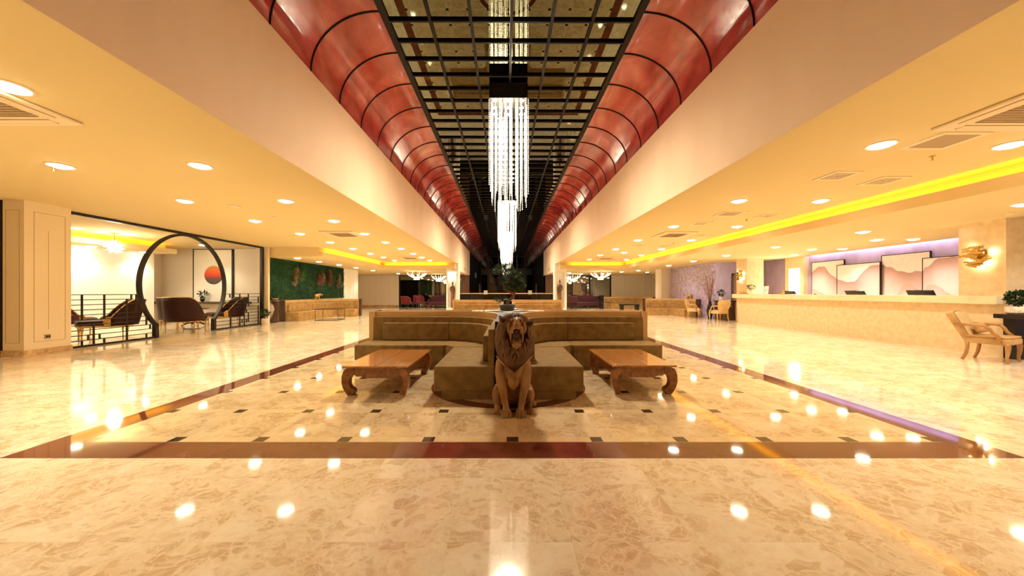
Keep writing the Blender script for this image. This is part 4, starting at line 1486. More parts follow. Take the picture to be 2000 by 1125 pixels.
mn = MB()
vs, fs = [], []
zs = [.402, .44, .48, .52, .56, .60, .64, .68, .72, .76, .80, .84, .88, .91, .934]
nn = 40
for z in zs:
    for k in range(nn):
        p = mane_at(2 * PI * k / nn, z)
        if in_face(p):
            p.y += .10
        vs.append(p)
for i in range(len(zs) - 1):
    for k in range(nn):
        fs.append((i * nn + k, i * nn + (k + 1) % nn, (i + 1) * nn + (k + 1) % nn, (i + 1) * nn + k))
fs.append(tuple(range(nn)))
fs.append(tuple(range((len(zs) - 1) * nn, len(zs) * nn)))
mn.add(vs, fs)
rnd = random.Random(4)
for zi, z in enumerate([.940, .925, .905, .88, .85, .815, .78, .745, .71, .675, .64, .605, .57, .535]):
    cnt = 30 if z < .87 else (22 if z < .92 else 13)
    for k in range(cnt):
        th = 2 * PI * (k + .5 * (zi % 2)) / cnt + rnd.uniform(-.05, .05)
        th2 = (th + PI) % (2 * PI) - PI
        if abs(th2) > 2.4 and z < .7:
            continue
        p0 = mane_at(th2, z)
        if in_face(p0, -.004):
            continue
        L = rnd.uniform(.13, .20) if z < .87 else rnd.uniform(.09, .13)
        pts, rr = [], []
        ph = rnd.uniform(0, 6)
        amp = rnd.uniform(.05, .11)
        for i in range(9):
            t = i / 8
            zz = z - L * t
            wob = amp * math.sin(ph + t * 6.5) * (.4 + .6 * t)
            drift = 0
            if .60 < z and abs(th2) < 1.1:
                drift = (1 if th2 > 0 else -1) * .45 * t * (1.1 - abs(th2))
            p = mane_at(th2 + wob + drift, zz)
            n_ = (p - Vector((.015, .03, p.z))).normalized()
            if in_face(p, -.010):
                break
            pts.append(p + n_ * (.004 + .016 * math.sin(PI * min(1, t * .95 + .05)) + rnd.uniform(-.001, .001)) + Vector((0, 0, 0)))
            rr.append(.0125 * (1 - t) ** .5 + .0025)
        if len(pts) > 2:
            rr[-1] = .0015
            mn.tube(pts, rr, 7)
mn.build('mane', 'lion_mane', li, smooth='full', recalc=False)
# braided lower edge of the mane and chest tuft
br = MB()
for s in (-1, 1):
    for k in range(12):
        t = k / 11
        p = Vector((s * (.160 - .145 * t) + .015, -.050 - .098 * math.sin(PI * .5 * t), .530 - .130 * t))
        q_ = p + Vector((-s * .022, -.006, -.026))
        br.tube([p + Vector((s * .008, 0, .010)), (p + q_) / 2 + Vector((0, -.012, 0)), q_], [.012, .015, .005], 7)
for k in range(9):
    a = -1 + k * .25
    br.tube([(.015 + a * .028, -.135 + abs(a) * .02, .41), (.018 + a * .034, -.150 + abs(a) * .025, .37), (.022 + a * .016, -.125, .31 + abs(a) * .025)], [.011, .012, .003], 7)
br.build('mane_braid', 'lion_wood', li, smooth='full', recalc=False)

# ------------------------------------------------------------------ moss wall with plants
mw = empty('moss_wall', (-9.0, 0, 0), 0, 'green moss wall panel with red and orange plants on the left', 'moss wall')
B(.0, .03, 12.99, 19.35, .85, LC - .005).build('backing', 'moss', mw)
rnd = random.Random(31)
mm = MB()
for k in range(9000):
    y, z = rnd.uniform(13.01, 19.33), rnd.uniform(.87, LC - .05)
    mm.leaf((.028, y, z), (rnd.uniform(.15, .6), rnd.uniform(-.35, .35), rnd.uniform(-1, .5)), rnd.uniform(.05, .13), .022, (1, 0, rnd.uniform(-.3, .3)))
tag(mm.build('moss_leaves', 'moss_leaf', mw, recalc=False), None, None, kind='stuff')


def cluster(y, z, R, m_, n):
    q = MB()
    for k in range(int(n * 2.6)):
        a = rnd.uniform(0, 2 * PI)
        rr = R * rnd.uniform(0, 1) ** .6
        yy, zz = y + rr * math.cos(a), z + rr * math.sin(a)
        q.leaf((.04, yy, zz), (rnd.uniform(.3, 1), math.cos(a) + rnd.uniform(-.4, .4), math.sin(a) - .2 + rnd.uniform(-.4, .4)), rnd.uniform(.05, .11), .024, (1, 0, .2))
    q.build('plant_cluster', m_, mw, recalc=False)


cluster(14.95, 1.95, .20, 'leaf_olive', 120)
cluster(14.85, 1.62, .17, 'leaf_olive', 90)
cluster(15.35, 1.82, .18, 'leaf_light', 70)
cluster(16.75, 1.75, .22, 'leaf_red', 120)
cluster(17.05, 1.68, .20, 'leaf_red', 70)
cluster(17.10, 1.92, .18, 'leaf_olive', 60)
cluster(17.75, 2.08, .22, 'leaf_red', 90)
cluster(17.75, 1.72, .25, 'leaf_red', 120)
cluster(18.75, 1.85, .22, 'leaf_olive', 90)
cluster(18.6, 1.55, .18, 'leaf_red', 60)
cluster(19.0, 1.60, .16, 'leaf_light', 60)

# ------------------------------------------------------------------ reception
ct = empty('reception_counter', (8.85, 0, 0), 0, 'long beige stone reception counter with a thick pale top', 'reception counter')
B(0, .55, 6.93, 13.6, 0, .935).build('body', 'beige_stone', ct)
B(-.13, -.002, 6.3, 13.72, .935, 1.085).build('countertop', 'counter_top', ct, bevel=.006)
B(-.002, .50, 6.93, 13.70, .935, 1.085).build('countertop', 'counter_top', ct)
B(.55, 1.15, 7.0, 13.5, .70, .75).build('work_shelf', 'counter_top', ct)
B(1.1, 1.15, 7.0, 13.5, 0, .70).build('back_board', 'counter_top', ct)


def monitor(y, label):
    e = empty('computer_monitor', (9.62, y, .75), 0, label, 'monitor', 'monitors behind the reception')
    T = Matrix.Translation((0, 0, .30)) @ Matrix.Rotation(-.55, 4, 'Y')
    MB().box(-.018, .018, -.265, .265, -.17, .17, T).build('screen_housing', 'black_gloss', e, bevel=.006)
    MB().box(-.024, -.016, -.06, .06, .168, .190, T).build('camera_bump', 'black_gloss', e)
    MB().box(.018, .020, -.25, .25, -.155, .155, T).build('screen', 'night_black', e)
    MB().tube([(.0, 0, .02), (.02, 0, .26)], .02, 8).build('stand', 'dark_metal', e)
    B(-.10, .10, -.12, .12, 0, .015).build('foot', 'dark_metal', e)
    return e


monitor(8.18, 'black monitor above the counter nearest the gold wall lamp column')
monitor(9.72, 'black monitor above the middle of the counter')
monitor(12.0, 'black monitor at the far end of the counter beside the brochures')

for k, (y, lab) in enumerate(((12.62, 'blank white folded brochure standing on the counter, the one next to the plant'), (12.30, 'white folded brochure with a brown mark standing on the counter'))):
    e = empty('brochure_stand', (9.0, y, 1.085), .0, lab, 'brochure', 'brochures on the counter')
    T = Matrix.Rotation(.12, 4, 'Y') @ Matrix.Rotation(.25 * (1 - 2 * k), 4, 'Z')
    MB().box(-.003, .003, -.15, .15, .008, .285, T).build('sheet', 'paper_white', e)
    MB().box(.0, .10, -.02, .02, 0, .004).build('foot', 'paper_white', e)
    if k:
        q = MB()
        for j in range(4):
            q.box(-.005, -.0035, .02 + j * .018, .034 + j * .018, .13, .165, T)
        q.box(-.005, -.0035, -.10, -.06, .125, .145, T).box(-.005, -.0035, -.10, -.04, .20, .208, T).box(-.005, -.0035, -.08, .08, .07, .076, T)
        q.build('printed_mark', 'ink_brown', e)
rnd = random.Random(41)


def potted(name, loc, potm, pot_prof, leafm, crown, R, n, L, label, cat='plant', sq=.8, stem=.02):
    e = empty(name, loc, 0, label, cat)
    MB().lathe(pot_prof, n=20).build('pot', potm, e, smooth=True)
    h = max(p[1] for p in pot_prof)
    MB().tube([(0, 0, h * .6), (.01, 0, (h + crown) / 2), (0, 0, crown)], [stem, stem * .7, stem * .4], 7).build('stem', 'bark', e, smooth=True)
    q = MB()
    foliage(q, (0, 0, crown), R, n, L, L * .42, rnd, sq)
    q.build('foliage', leafm, e, recalc=False)
    return e


potted('potted_plant', (8.98, 13.02, 1.085), 'ceramic_white', [(.03, 0), (.05, .05), (.055, .10), (.045, .10), (.0001, .09)], 'leaf', .26, .13, 70, .075, 'small dark-leaved plant in a pale pot on the far end of the counter', sq=.55, stem=.008)
tb = empty('wooden_box', (8.97, 13.38, 1.085), 0, 'small orange wooden box on the far end of the counter', 'box')
B(-.08, .08, -.16, .16, 0, .035).build('body', 'orange_wood', tb, bevel=.004)
B(-.07, .07, -.05, .12, .035, .055).build('lid', 'orange_wood', tb, bevel=.004)
tag(MB().lathe([(.03, 0), (.05, .02), (.06, .06), (.045, .10), (.05, .12), (.04, .12), (.0001, .05)], (9.05, 11.62, 1.085), 16).build('small_bowl', 'gilt_wood', smooth=True), 'small gilded bowl on the counter in front of the lit white niche', 'bowl')
ms = MB().lathe([(.035, 0), (.035, .012), (.015, .03), (.0001, .034)], (9.0, 10.33, 1.085), 14).build('counter_bell', 'dark_metal', smooth=True)
tag(ms, 'tiny dark bell on the counter beside the middle monitor', 'bell')

PIC = [(12.76, 11.52, 2.23, 10.98, 'leftmost mountain picture with a single dark rounded peak'), (11.70, 10.33, 2.05, 10.90, 'second mountain picture from the left, lower and in front, with a rising ridge'),
       (10.38, 9.17, 2.23, 10.98, 'tall mountain picture with a flock of birds'), (9.29, 7.85, 2.05, 10.90, 'rightmost mountain picture cut off by the stone column')]
for i, (ya, yb, zt, x, lab) in enumerate(PIC):
    e = empty('mountain_picture', (x, 0, 0), 0, lab, 'picture', 'mountain pictures behind the reception')
    f = MB()
    f.box(-.0, .04, yb, yb + .02, .45, zt).box(0, .04, ya - .02, ya, .45, zt).box(0, .04, yb, ya, zt - .02, zt).box(0, .04, yb, ya, .45, .47)
    f.build('frame', 'dark_metal', e)
    B(.004, .03, yb + .018, ya - .018, .468, zt - .018).build('canvas', 'mountain_print', e)
    if i == 2:
        q = MB()
        for k in range(44):
            yy, zz = rnd.gauss(9.86, .22), rnd.gauss(2.02, .085)
            if not (9.25 < yy < 10.3 and 1.85 < zz < 2.19):
                continue
            q.tube([(.002, yy - .014, zz + .008), (.002, yy, zz), (.002, yy + .014, zz + .008)], [.001, .003, .001], 4)
        q.build('bird_print', 'ink_brown', e)


# gold bar wall lamps
def wall_lamp(loc, label, seed):
    e = empty('wall_lamp', loc, 0, label, 'wall lamp', 'gold wall lamps on the stone columns')
    r_ = random.Random(seed)
    B(-.02, 0, -.10, .10, -.10, .10).build('back_plate', 'brass_bar', e)
    for k in range(19):
        yy, zz = r_.uniform(-.13, .13), -.19 + k * .02
        a = r_.uniform(-.35, .35)
        L = r_.uniform(.07, .13) * (1.2 - abs(zz) * 1.5)
        T = Matrix.Translation((-.05 - r_.uniform(0, .07), yy * (1 - abs(zz) * 2), zz)) @ Matrix.Rotation(a, 4, 'X')
        MB().box(-.012, .012, -L, L, -.016, .016, T).build('bar', 'brass_bar', e, bevel=.002)
    for p in ((-.04, 0, -.20), (-.04, -.17, .06), (-.04, .13, -.10), (-.04, .12, .15), (-.05, -.10, -.13)):
        MB().ell(p, (.016, .016, .016), 8, 6).build('bulb', 'bulb_glow', e, smooth=True)


wall_lamp((8.85, 6.60, 1.83), 'gold wall lamp of crossed bars on the near stone column', 2)
wall_lamp((9.3, 14.08, 1.84), 'gold wall lamp of crossed bars on the far stone column', 3)


# ------------------------------------------------------------------ chairs
def leg_tube(m, pts, rad, parent, mt, flat=1.0):
    q = MB().tube(pts, rad, 10, flat=flat)
    return q.build('leg', mt, parent, smooth='full')


def open_armchair(loc, rz, label, fab='chair_velvet', wood='chair_wood', pad='cream_fabric', tilt=-.42, heart=False, group=None, name='open_armchair'):
    """upholstered armchair with open wooden arms; faces -y locally"""
    e = empty(name, loc, rz, label, 'armchair', group)
    s = MB()
    s.prism([(-.27, -.25), (.27, -.25), (.25, .24), (-.25, .24)], .29, .40)
    s.build('seat', fab, e, bevel=.035, seg=4)
    MB().prism([(-.26, -.24), (.26, -.24), (.24, .23), (-.24, .23)], .395, .43).build('seat_cushion', fab, e, bevel=.016, seg=3)
    # reclined back with a curved crest
    T = Matrix.Translation((0, .20, .36)) @ Matrix.Rotation(tilt, 4, 'X')
    pts = [(-.235, 0), (.235, 0), (.265, .44), (.24, .485), (.12, .515), (0, .525), (-.12, .515), (-.24, .485), (-.265, .44)]
    if heart:
        pts = [(-.18, 0), (.18, 0), (.24, .20), (.275, .36), (.25, .46), (.17, .50), (.08, .485), (0, .465), (-.08, .485), (-.17, .50), (-.25, .46), (-.275, .36), (-.24, .20)]
        MB().tube([(p[0], .01, p[1]) for p in pts], .018, 8, T=T, closed=True).build('back_frame', wood, e, smooth='full')
    MB().prism(pts, -.035, .055, axis='y', T=T).build('backrest', fab, e, bevel=.025, seg=3)
    if not heart:
      MB().prism([(-.20, .04), (.20, .04), (.22, .44), (.1, .475), (-.1, .475), (-.22, .44)], -.06, -.03, axis='y', T=T).build('back_pad', pad, e, bevel=.02, seg=3)
    if not heart:
      MB().prism([(-.13, .0), (.13, .0), (.13, .17), (-.13, .17)], -.15, -.06, axis='y', T=Matrix.Translation((0, .19, .435)) @ Matrix.Rotation(-.30, 4, 'X')).build('pillow', fab, e, bevel=.035, seg=4)
    for sx in (-1, 1):
        x = sx * .275
        MB().tube([(x * .92, .34, .60), (x * 1.0, .16, .602), (x * 1.05, .02, .60), (x * 1.06, -.04, .585)], [.022, .026, .028, .022], 10, flat=.75).build('armrest', wood, e, smooth='full')
        MB().tube([(x * 1.06, -.02, .590), (x * 1.06, -.055, .54), (x * 1.04, -.085, .48), (x, -.135, .43), (x * .99, -.145, .31)], [.022, .026, .024, .026, .024], 10).build('arm_support', wood, e, smooth='full')
        leg_tube(None, [(x * .86, -.205, .33), (x * .89, -.222, .27), (x * .88, -.220, .18), (x * .86, -.208, .08), (x * .86, -.215, .025), (x * .86, -.235, .012)], [.036, .034, .026, .018, .022, .016], e, wood)
        leg_tube(None, [(x * .84, .20, .33), (x * .85, .195, .22), (x * .86, .21, .11), (x * .88, .25, .0)], [.026, .025, .023, .02], e, wood)
    return e


open_armchair((8.165, 5.955, 0), .38, 'tan velvet armchair with open wooden arms beside the black console at the right edge')


def lounge_chair(loc, rz, label, fabric='dark_velvet', rim='gilt_wood', legm='gilt_wood', back=.93, arm=.52, w=.36, group=None, name='lounge_chair', stretch=1.0, group_lab=None, scroll=True, am=1.72, sf=.40):
    """tub chair with a high curved back, gilded rim and gilded arm scrolls; faces -y"""
    e = empty(name, loc, rz, label, 'armchair', group)
    n = 26
    inn, out, top = [], [], []
    for i in range(n + 1):
        a = -am + 2 * am * i / n          # 0 = back centre
        t = max(0, min(1, (am - abs(a)) / .95))
        hz = arm + (back - arm) * math.sin(PI / 2 * t) ** 1.1
        lean = (hz - .4) * .30 * max(0, math.cos(a * .75))
        ex, ey = math.sin(a), math.cos(a)
        inn.append((ex * (w - .05), ey * (w - .03) * stretch, 0))
        out.append((ex * w, ey * (w + .03) * stretch, 0))
        top.append((ex, ey, hz, lean))
    vs, fs = [], []
    lv = 6
    for j in range(lv + 1):
        for i in range(n + 1):
            ex, ey, hz, lean = top[i]
            z = .36 + (hz - .36) * j / lv
            k = (z - .36) * .22
            bul = .02 * math.sin(PI * j / lv)
            vs.append((inn[i][0] * (1 + k * .2), inn[i][1] + k * max(0, ey) * .8 - bul * ey, z))
    m0 = len(vs)
    for j in range(lv + 1):
        for i in range(n + 1):
            ex, ey, hz, lean = top[i]
            z = .33 + (hz - .33) * j / lv
            k = (z - .36) * .22
            vs.append((out[i][0] * (1 + k * .25), out[i][1] + k * max(0, ey), z))
    W = n + 1
    for j in range(lv):
        for i in range(n):
            fs.append((j * W + i, j * W + i + 1, (j + 1) * W + i + 1, (j + 1) * W + i))
            fs.append((m0 + j * W + i + 1, m0 + j * W + i, m0 + (j + 1) * W + i, m0 + (j + 1) * W + i + 1))
    for i in range(n):
        fs.append((lv * W + i, lv * W + i + 1, m0 + lv * W + i + 1, m0 + lv * W + i))
        fs.append((i + 1, i, m0 + i, m0 + i + 1))
    for j in range(lv):
        fs.append((j * W, (j + 1) * W, m0 + (j + 1) * W, m0 + j * W))
        fs.append(((j + 1) * W + n, j * W + n, m0 + j * W + n, m0 + (j + 1) * W + n))
    MB().add(vs, fs).build('backrest', fabric, e, smooth='full')
    rimp = [tuple((Vector(vs[lv * W + i]) + Vector(vs[m0 + lv * W + i])) / 2 + Vector((0, 0, .006))) for i in range(n + 1)]
    MB().tube(rimp, .016, 8).build('rim', rim, e, smooth='full')
    for sx in (-1, 1):
        if scroll:
            p = rimp[0] if sx < 0 else rimp[-1]
            q = MB()
            q.tube([(p[0] - .012, p[1] - .0, p[2] - .10), (p[0] + .012, p[1] - .0, p[2] - .10)], [.13, .13], 20, up=(0, 0, 1))
            q.tube([(p[0] - sx * -.014, p[1] - .0, p[2] - .10), (p[0] + sx * .022, p[1], p[2] - .10)], [.05, .045], 14, up=(0, 0, 1))
            q.build('arm_scroll', 'gold', e, bevel=.006)
        for y, rr in ((-sf + .08, .026), (.22, .022)):
            leg_tube(None, [(sx * w * .78, y, .32), (sx * w * .80, y, .22), (sx * w * .76, y, .10), (sx * w * .80, y, 0)], [rr * 1.3, rr, rr * .55, rr * .7], e, legm)
    y0 = -sf
    MB().prism([(-w * .86, y0), (w * .86, y0), (w * .92, .1), (w * .6, .30 * stretch), (-w * .6, .30 * stretch), (-w * .92, .1)], .345, .47).build('seat', fabric, e, bevel=.055, seg=4)
    MB().prism([(-w * .90, y0 + .01), (w * .90, y0 + .01), (w * .95, .1), (w * .62, .31 * stretch), (-w * .62, .31 * stretch), (-w * .95, .1)], .30, .352).build('apron', rim, e, bevel=.012)
    return e


GL = 'dark velvet gilded chairs of the lounge'
lounge_chair((-9.95, 8.9, 0), -.62, 'dark velvet gilded lounge chair behind the near lattice of the screen, facing left', group=GL, stretch=1.1, w=.40, sf=.60, back=.97)
lounge_chair((-11.6, 9.45, 0), PI - .6, 'reddish-brown lounge chair at the far left behind the panelled column', 'wine_fabric', group=GL, w=.40)
lounge_chair((-9.33, 10.22, 0), PI + .25, 'dark velvet gilded lounge chair seen from behind in the round opening, the front one', group=GL, w=.44, back=1.0)
lounge_chair((-10.15, 10.9, 0), PI + .05, 'dark velvet gilded lounge chair seen from behind in the round opening, the one further back', group=GL, w=.42, back=.98)
lounge_chair((-9.65, 12.15, 0), -.62, 'dark velvet gilded lounge chair behind the far lattice of the screen', group=GL, w=.42, stretch=1.1, sf=.5, back=.97)


def carved_table(loc, R, label, h=.60):
    e = empty('carved_table', loc, 0, label, 'table', 'dark carved tables of the lounge')
    MB().lathe([(.0001, h - .03), (R, h - .03), (R + .015, h - .015), (R, h), (.0001, h)], n=28).build('tabletop', 'dark_wood', e, smooth=True)
    MB().lathe([(.05, .06), (.045, .15), (.07, .25), (.04, .36), (.05, h - .03)], n=18).build('pedestal', 'dark_wood', e, smooth=True)
    for k in range(3):
        a = 2 * PI * k / 3 + .3
        MB().tube([(math.cos(a) * .04, math.sin(a) * .04, .12), (math.cos(a) * R * .5, math.sin(a) * R * .5, .10), (math.cos(a) * R * .85, math.sin(a) * R * .85, .03)], [.03, .028, .03], 8).build('leg', 'dark_wood', e, smooth='full')


carved_table((-10.95, 8.35, 0), .42, 'dark carved pedestal table at the left, behind the near lattice')
carved_table((-10.85, 12.2, 0), .42, 'dark carved pedestal table between the chairs in the round opening')

CRM = 'cream gilded armchairs before the speckled wall'
open_armchair((8.42, 15.95, 0), .95, 'cream gilded armchair beside the gold corner sofa, facing right', 'cream_fabric', 'gilt_wood', tilt=-.22, heart=True, group=CRM, name='gilded_armchair')
open_armchair((8.56, 14.3, 0), PI + .15, 'cream gilded armchair seen from behind, next to the reception counter', 'cream_fabric', 'gilt_wood', tilt=-.22, heart=True, group=CRM, name='gilded_armchair')
RD = 'red armchairs at the far left'
lounge_chair((-6.55, 26.2, 0), .6, 'red armchair at the far left before the dark doorway', 'red_fabric', 'dark_wood', 'dark_wood', back=.92, arm=.66, w=.40, group=RD, name='red_armchair', scroll=False)
lounge_chair((-7.15, 25.0, 0), PI - .3, 'red armchair seen from behind at the far left', 'red_fabric', 'dark_wood', 'dark_wood', back=.86, arm=.66, w=.36, group=RD, name='red_armchair', scroll=False)


def settee(loc, rz, label, fabric, L=1.9):
    e = empty('settee', loc, rz, label, 'sofa', 'red settees at the far ends')
    h = L / 2
    MB().box(-h, h, -.36, .30, .20, .44).build('seat', fabric, e, bevel=.05, seg=3)
    MB().prism([(-h, .40), (-h, .84), (-h * .6, .90), (0, .95), (h * .6, .90), (h, .84), (h, .40)], .26, .40, axis='y').build('backrest', fabric, e, bevel=.04, seg=3)
    for s in (-1, 1):
        MB().box(s * h - .07, s * h + .07, -.38, .38, .20, .64).build('armrest', fabric, e, bevel=.05, seg=3)
        for y in (-.3, .3):
            leg_tube(None, [(s * (h - .08), y, .2), (s * (h - .06), y, 0)], [.03, .018], e, 'dark_wood')


settee((-4.75, 26.3, 0), .0, 'long wine-red settee at the far left beside the statue column', 'wine_fabric', 2.1)
settee((5.6, 25.6, 0), 0, 'dark wine settee at the far right behind the second island', 'wine_fabric', 2.0)
settee((4.15, 24.7, 0), PI, 'dark wine settee seen from behind at the far right, next to the statue column', 'wine_fabric', 1.3)


def side_table(loc, w, d, h, label, m_='dark_wood', name='side_table'):
    e = empty(name, loc, 0, label, 'table')
    B(-w, w, -d, d, h - .04, h).build('tabletop', m_, e, bevel=.005)
    for sx in (-1, 1):
        for sy in (-1, 1):
            leg_tube(None, [(sx * (w - .04), sy * (d - .04), h - .04), (sx * (w - .04), sy * (d - .04), 0)], [.022, .015], e, m_)


side_table((-5.75, 25.1, 0), .28, .22, .48, 'small dark table among the red seats at the far left')
side_table((6.65, 23.9, 0), .26, .26, .5, 'small dark table in front of the far right glass')
bk = empty('bench', (8.0, 23.2, 0), 0, 'low black bench in front of the far right gold sofa', 'bench')
B(-.62, .62, -.2, .2, .30, .38).build('seat', 'black_gloss', bk, bevel=.01)
for s in (-1, 1):
    B(s * .5 - .09, s * .5 + .09, -.18, .18, 0, .30).build('leg', 'black_gloss', bk)
tag(B(6.46, 6.72, 24.6, 24.9, 0, .95).build('speaker_box', 'black_gloss', bevel=.01), 'tall black box standing at the end of the far right gold sofa', 'loudspeaker')

# glass coffee table by the moss wall
gt = empty('glass_table', (-7.42, 14.8, 0), .1, 'thin black-framed glass table in front of the moss-wall sofa', 'table')
B(-.46, .46, -.40, .40, .455, .465).build('glass_top', 'clear_glass', gt)
for sx in (-1, 1):
    for sy in (-1, 1):
        leg_tube(None, [(sx * .44, sy * .38, .455), (sx * .44, sy * .38, 0)], [.009, .009], gt, 'dark_metal')
for z in (.448, .01):
    for a in ((-.46, .46, -.39, -.37), (-.46, .46, .37, .39), (-.45, -.43, -.38, .38), (.43, .45, -.38, .38)):
        B(*a, z - .008, z + .008).build('rail', 'dark_metal', gt)

# sculptural wooden stand left of the moss sofa
dw = empty('driftwood_pedestal', (-8.82, 13.42, 0), 0, 'dark curved wooden pedestal at the near end of the moss-wall sofa', 'pedestal')
q = MB()
q.tube([(-.0, 0, 0), (-.03, 0, .10), (.02, -.0, .30), (.06, 0, .50), (.03, 0, .68), (-.02, 0, .80)], [.14, .13, .10, .08, .09, .13], 16)
q.build('trunk', 'dark_wood', dw, smooth='full')
MB().lathe([(.0001, .79), (.15, .79), (.16, .81), (.15, .825), (.0001, .825)], n=20).build('top', 'dark_wood', dw, smooth=True)
db = empty('silver_dish', (-8.82, 13.42, .825), 0, 'small silver branching dish on the dark curved pedestal', 'dish')
MB().lathe([(.04, 0), (.02, .02), (.10, .06), (.12, .10), (.11, .10), (.0001, .05)], n=16).build('bowl', 'ac_grille', db, smooth=True)
MB().tube([(.08, 0, .09), (.14, 0, .15), (.12, 0, .19)], [.008, .006, .003], 6).tube([(-.08, 0, .09), (-.14, 0, .14), (-.16, 0, .19)], [.008, .006, .003], 6).build('branch', 'ac_grille', db, smooth=True)

# floor plants, console, vase
potted('potted_plant', (-8.66, 12.6, 0), 'ceramic_white', [(.07, 0), (.10, .05), (.11, .18), (.09, .22), (.08, .22), (.0001, .18)], 'leaf', .42, .13, 130, .09, 'small bushy plant in a white pot at the foot of the narrow cream pier')
cs = empty('console_table', (0, 0, 0), 0, 'black console table cut by the right edge, with a plant on it', 'console table')
B(8.55, 9.9, 5.72, 6.22, .70, .775).build('tabletop', 'black_gloss', cs, bevel=.004)
B(8.70, 9.9, 6.05, 6.20, 0, .70).build('side_panel', 'black_gloss', cs)
potted('potted_plant', (8.715, 6.03, .775), 'ceramic_white', [(.10, 0), (.135, .03), (.14, .11), (.125, .13), (.11, .13), (.0001, .10)], 'leaf', .28, .130, 700, .055, 'round bushy plant in a patterned white pot on the black console', sq=.85)
c2 = empty('console_table', (0, 0, 0), 0, 'dark console panel beside the far stone column', 'console table')
B(8.98, 9.35, 14.45, 15.35, .76, .80).build('tabletop', 'black_gloss', c2)
B(9.0, 9.04, 14.47, 15.33, 0, .76).build('front_panel', 'dark_wood', c2)
B(9.04, 9.33, 14.47, 14.52, 0, .76).build('side_panel', 'dark_wood', c2)
potted('potted_plant', (9.15, 15.1, .80), 'ceramic_white', [(.05, 0), (.08, .03), (.085, .12), (.07, .15), (.0001, .12)], 'leaf', .33, .14, 130, .08, 'dark green plant in a white pot on the console beside the doorway')
vz = empty('floor_vase', (8.80, 15.35, 0), 0, 'tall black floor vase with thin blossoming branches by the speckled wall', 'vase')
MB().lathe([(.09, 0), (.07, .05), (.12, .25), (.13, .4), (.08, .6), (.05, .68), (.07, .74), (.05, .74), (.0001, .6)], n=20).build('vase', 'black_gloss', vz, smooth=True)
q, q2 = MB(), MB()
for k in range(26):
    a = rnd.uniform(0, 2 * PI)
    s = rnd.uniform(.08, .34)
    h = rnd.uniform(1.35, 2.05)
    p = [(0, 0, .6), (math.cos(a) * s * .35, math.sin(a) * s * .35, .6 + (h - .6) * .45), (math.cos(a) * s, math.sin(a) * s, h)]
    q.tube(p, [.006, .005, .002], 5)
    for j in range(10):
        t = rnd.uniform(.4, 1)
        c_ = Vector(p[1]).lerp(Vector(p[2]), (t - .4) / .6)
        q2.ell(c_ + Vector((rnd.uniform(-.02, .02), rnd.uniform(-.02, .02), 0)), (.010, .010, .013), 5, 4)
q.build('branches', 'bark', vz, smooth='full')
q2.build('blossoms', 'rose_branch', vz, smooth='full')


# elephants on the sofa ledges
def elephant(loc, rz, label):
    e = empty('elephant_figurine', loc, rz, label, 'figurine', 'gilded elephants on the sofa ledges')
    q = MB()
    q.ell((0, 0, .17), (.085, .13, .08), 14, 10)
    q.ell((0, -.13, .22), (.055, .06, .06), 12, 8)
    q.tube([(0, -.17, .22), (0, -.23, .17), (0, -.26, .20), (0, -.27, .27)], [.028, .02, .015, .01], 8)
    for sx in (-1, 1):
        for y in (-.075, .08):
            q.tube([(sx * .045, y, .15), (sx * .048, y, 0)], [.035, .03], 10)
        q.ell((sx * .055, -.11, .22), (.010, .04, .05), 10, 8)
        q.tube([(sx * .025, -.17, .20), (sx * .03, -.22, .20), (sx * .03, -.25, .23)], [.008, .006, .002], 6)
    q.tube([(0, .12, .19), (0, .15, .12)], [.008, .004], 6)
    fused('body', q, 'gilt_wood', e, .008, 2)


elephant((-8.86, 16.45, .83), 2.6, 'small gilded elephant on the ledge under the moss wall')
elephant((8.95, 17.35, .83), -2.6, 'small gilded elephant on the ledge before the speckled wall')


# niche statues
def statue(loc, label, s=1, H=1.5):
    e = empty('niche_statue', loc, 0, label, 'statue', 'carved statues in the column niches')
    q = MB()
    k = H / 1.5
    q.tube([(0, 0, 0), (.0, 0, .25 * k), (.03 * s, 0, .6 * k), (.05 * s, 0, .9 * k), (.02 * s, 0, 1.10 * k), (.03 * s, 0, 1.25 * k)], [.075, .07, .10, .11, .085, .04], 14, flat=.8)
    q.ell((.035 * s, -.01, 1.34 * k), (.05, .055, .075), 12, 8)
    q.ell((.04 * s, .0, 1.43 * k), (.03, .03, .04), 10, 6)
    q.tube([(-.06 * s, 0, 1.16 * k), (-.12 * s, -.02, 1.0 * k), (-.02 * s, -.08, .85 * k)], [.03, .026, .02], 8)
    q.tube([(.10 * s, 0, 1.16 * k), (.15 * s, -.02, .98 * k), (.12 * s, -.02, .72 * k)], [.03, .026, .02], 8)
    fused('figure', q, 'statue_wood', e, .012, 2)


statue((-3.15, 20.12, .28), 'tall dark carved figure in the bright left column niche', 1, 1.55)
statue((3.02, 20.12, .28), 'tall dark carved figure in the right column niche', -1, 1.65)
for sgn in (-1, 1):
    st2 = empty('standing_sculpture', (sgn * 2.45 + .05, 30.5, -2.0), 0, 'dim reddish tall sculpture in the dark hall, on the %s' % ('left' if sgn < 0 else 'right'), 'sculpture', 'tall sculptures in the dark hall')
    MB().tube([(-.05, 0, 0), (-.06, 0, 2), (-.02, 0, 3.0), (.0, 0, 3.9)], [.09, .08, .07, .05], 8).tube([(.10, 0, 0), (.10, 0, 2), (.05, 0, 3.0), (.02, 0, 3.8)], [.05, .06, .06, .03], 8).build('figure', 'brown_panel', st2, smooth='full')

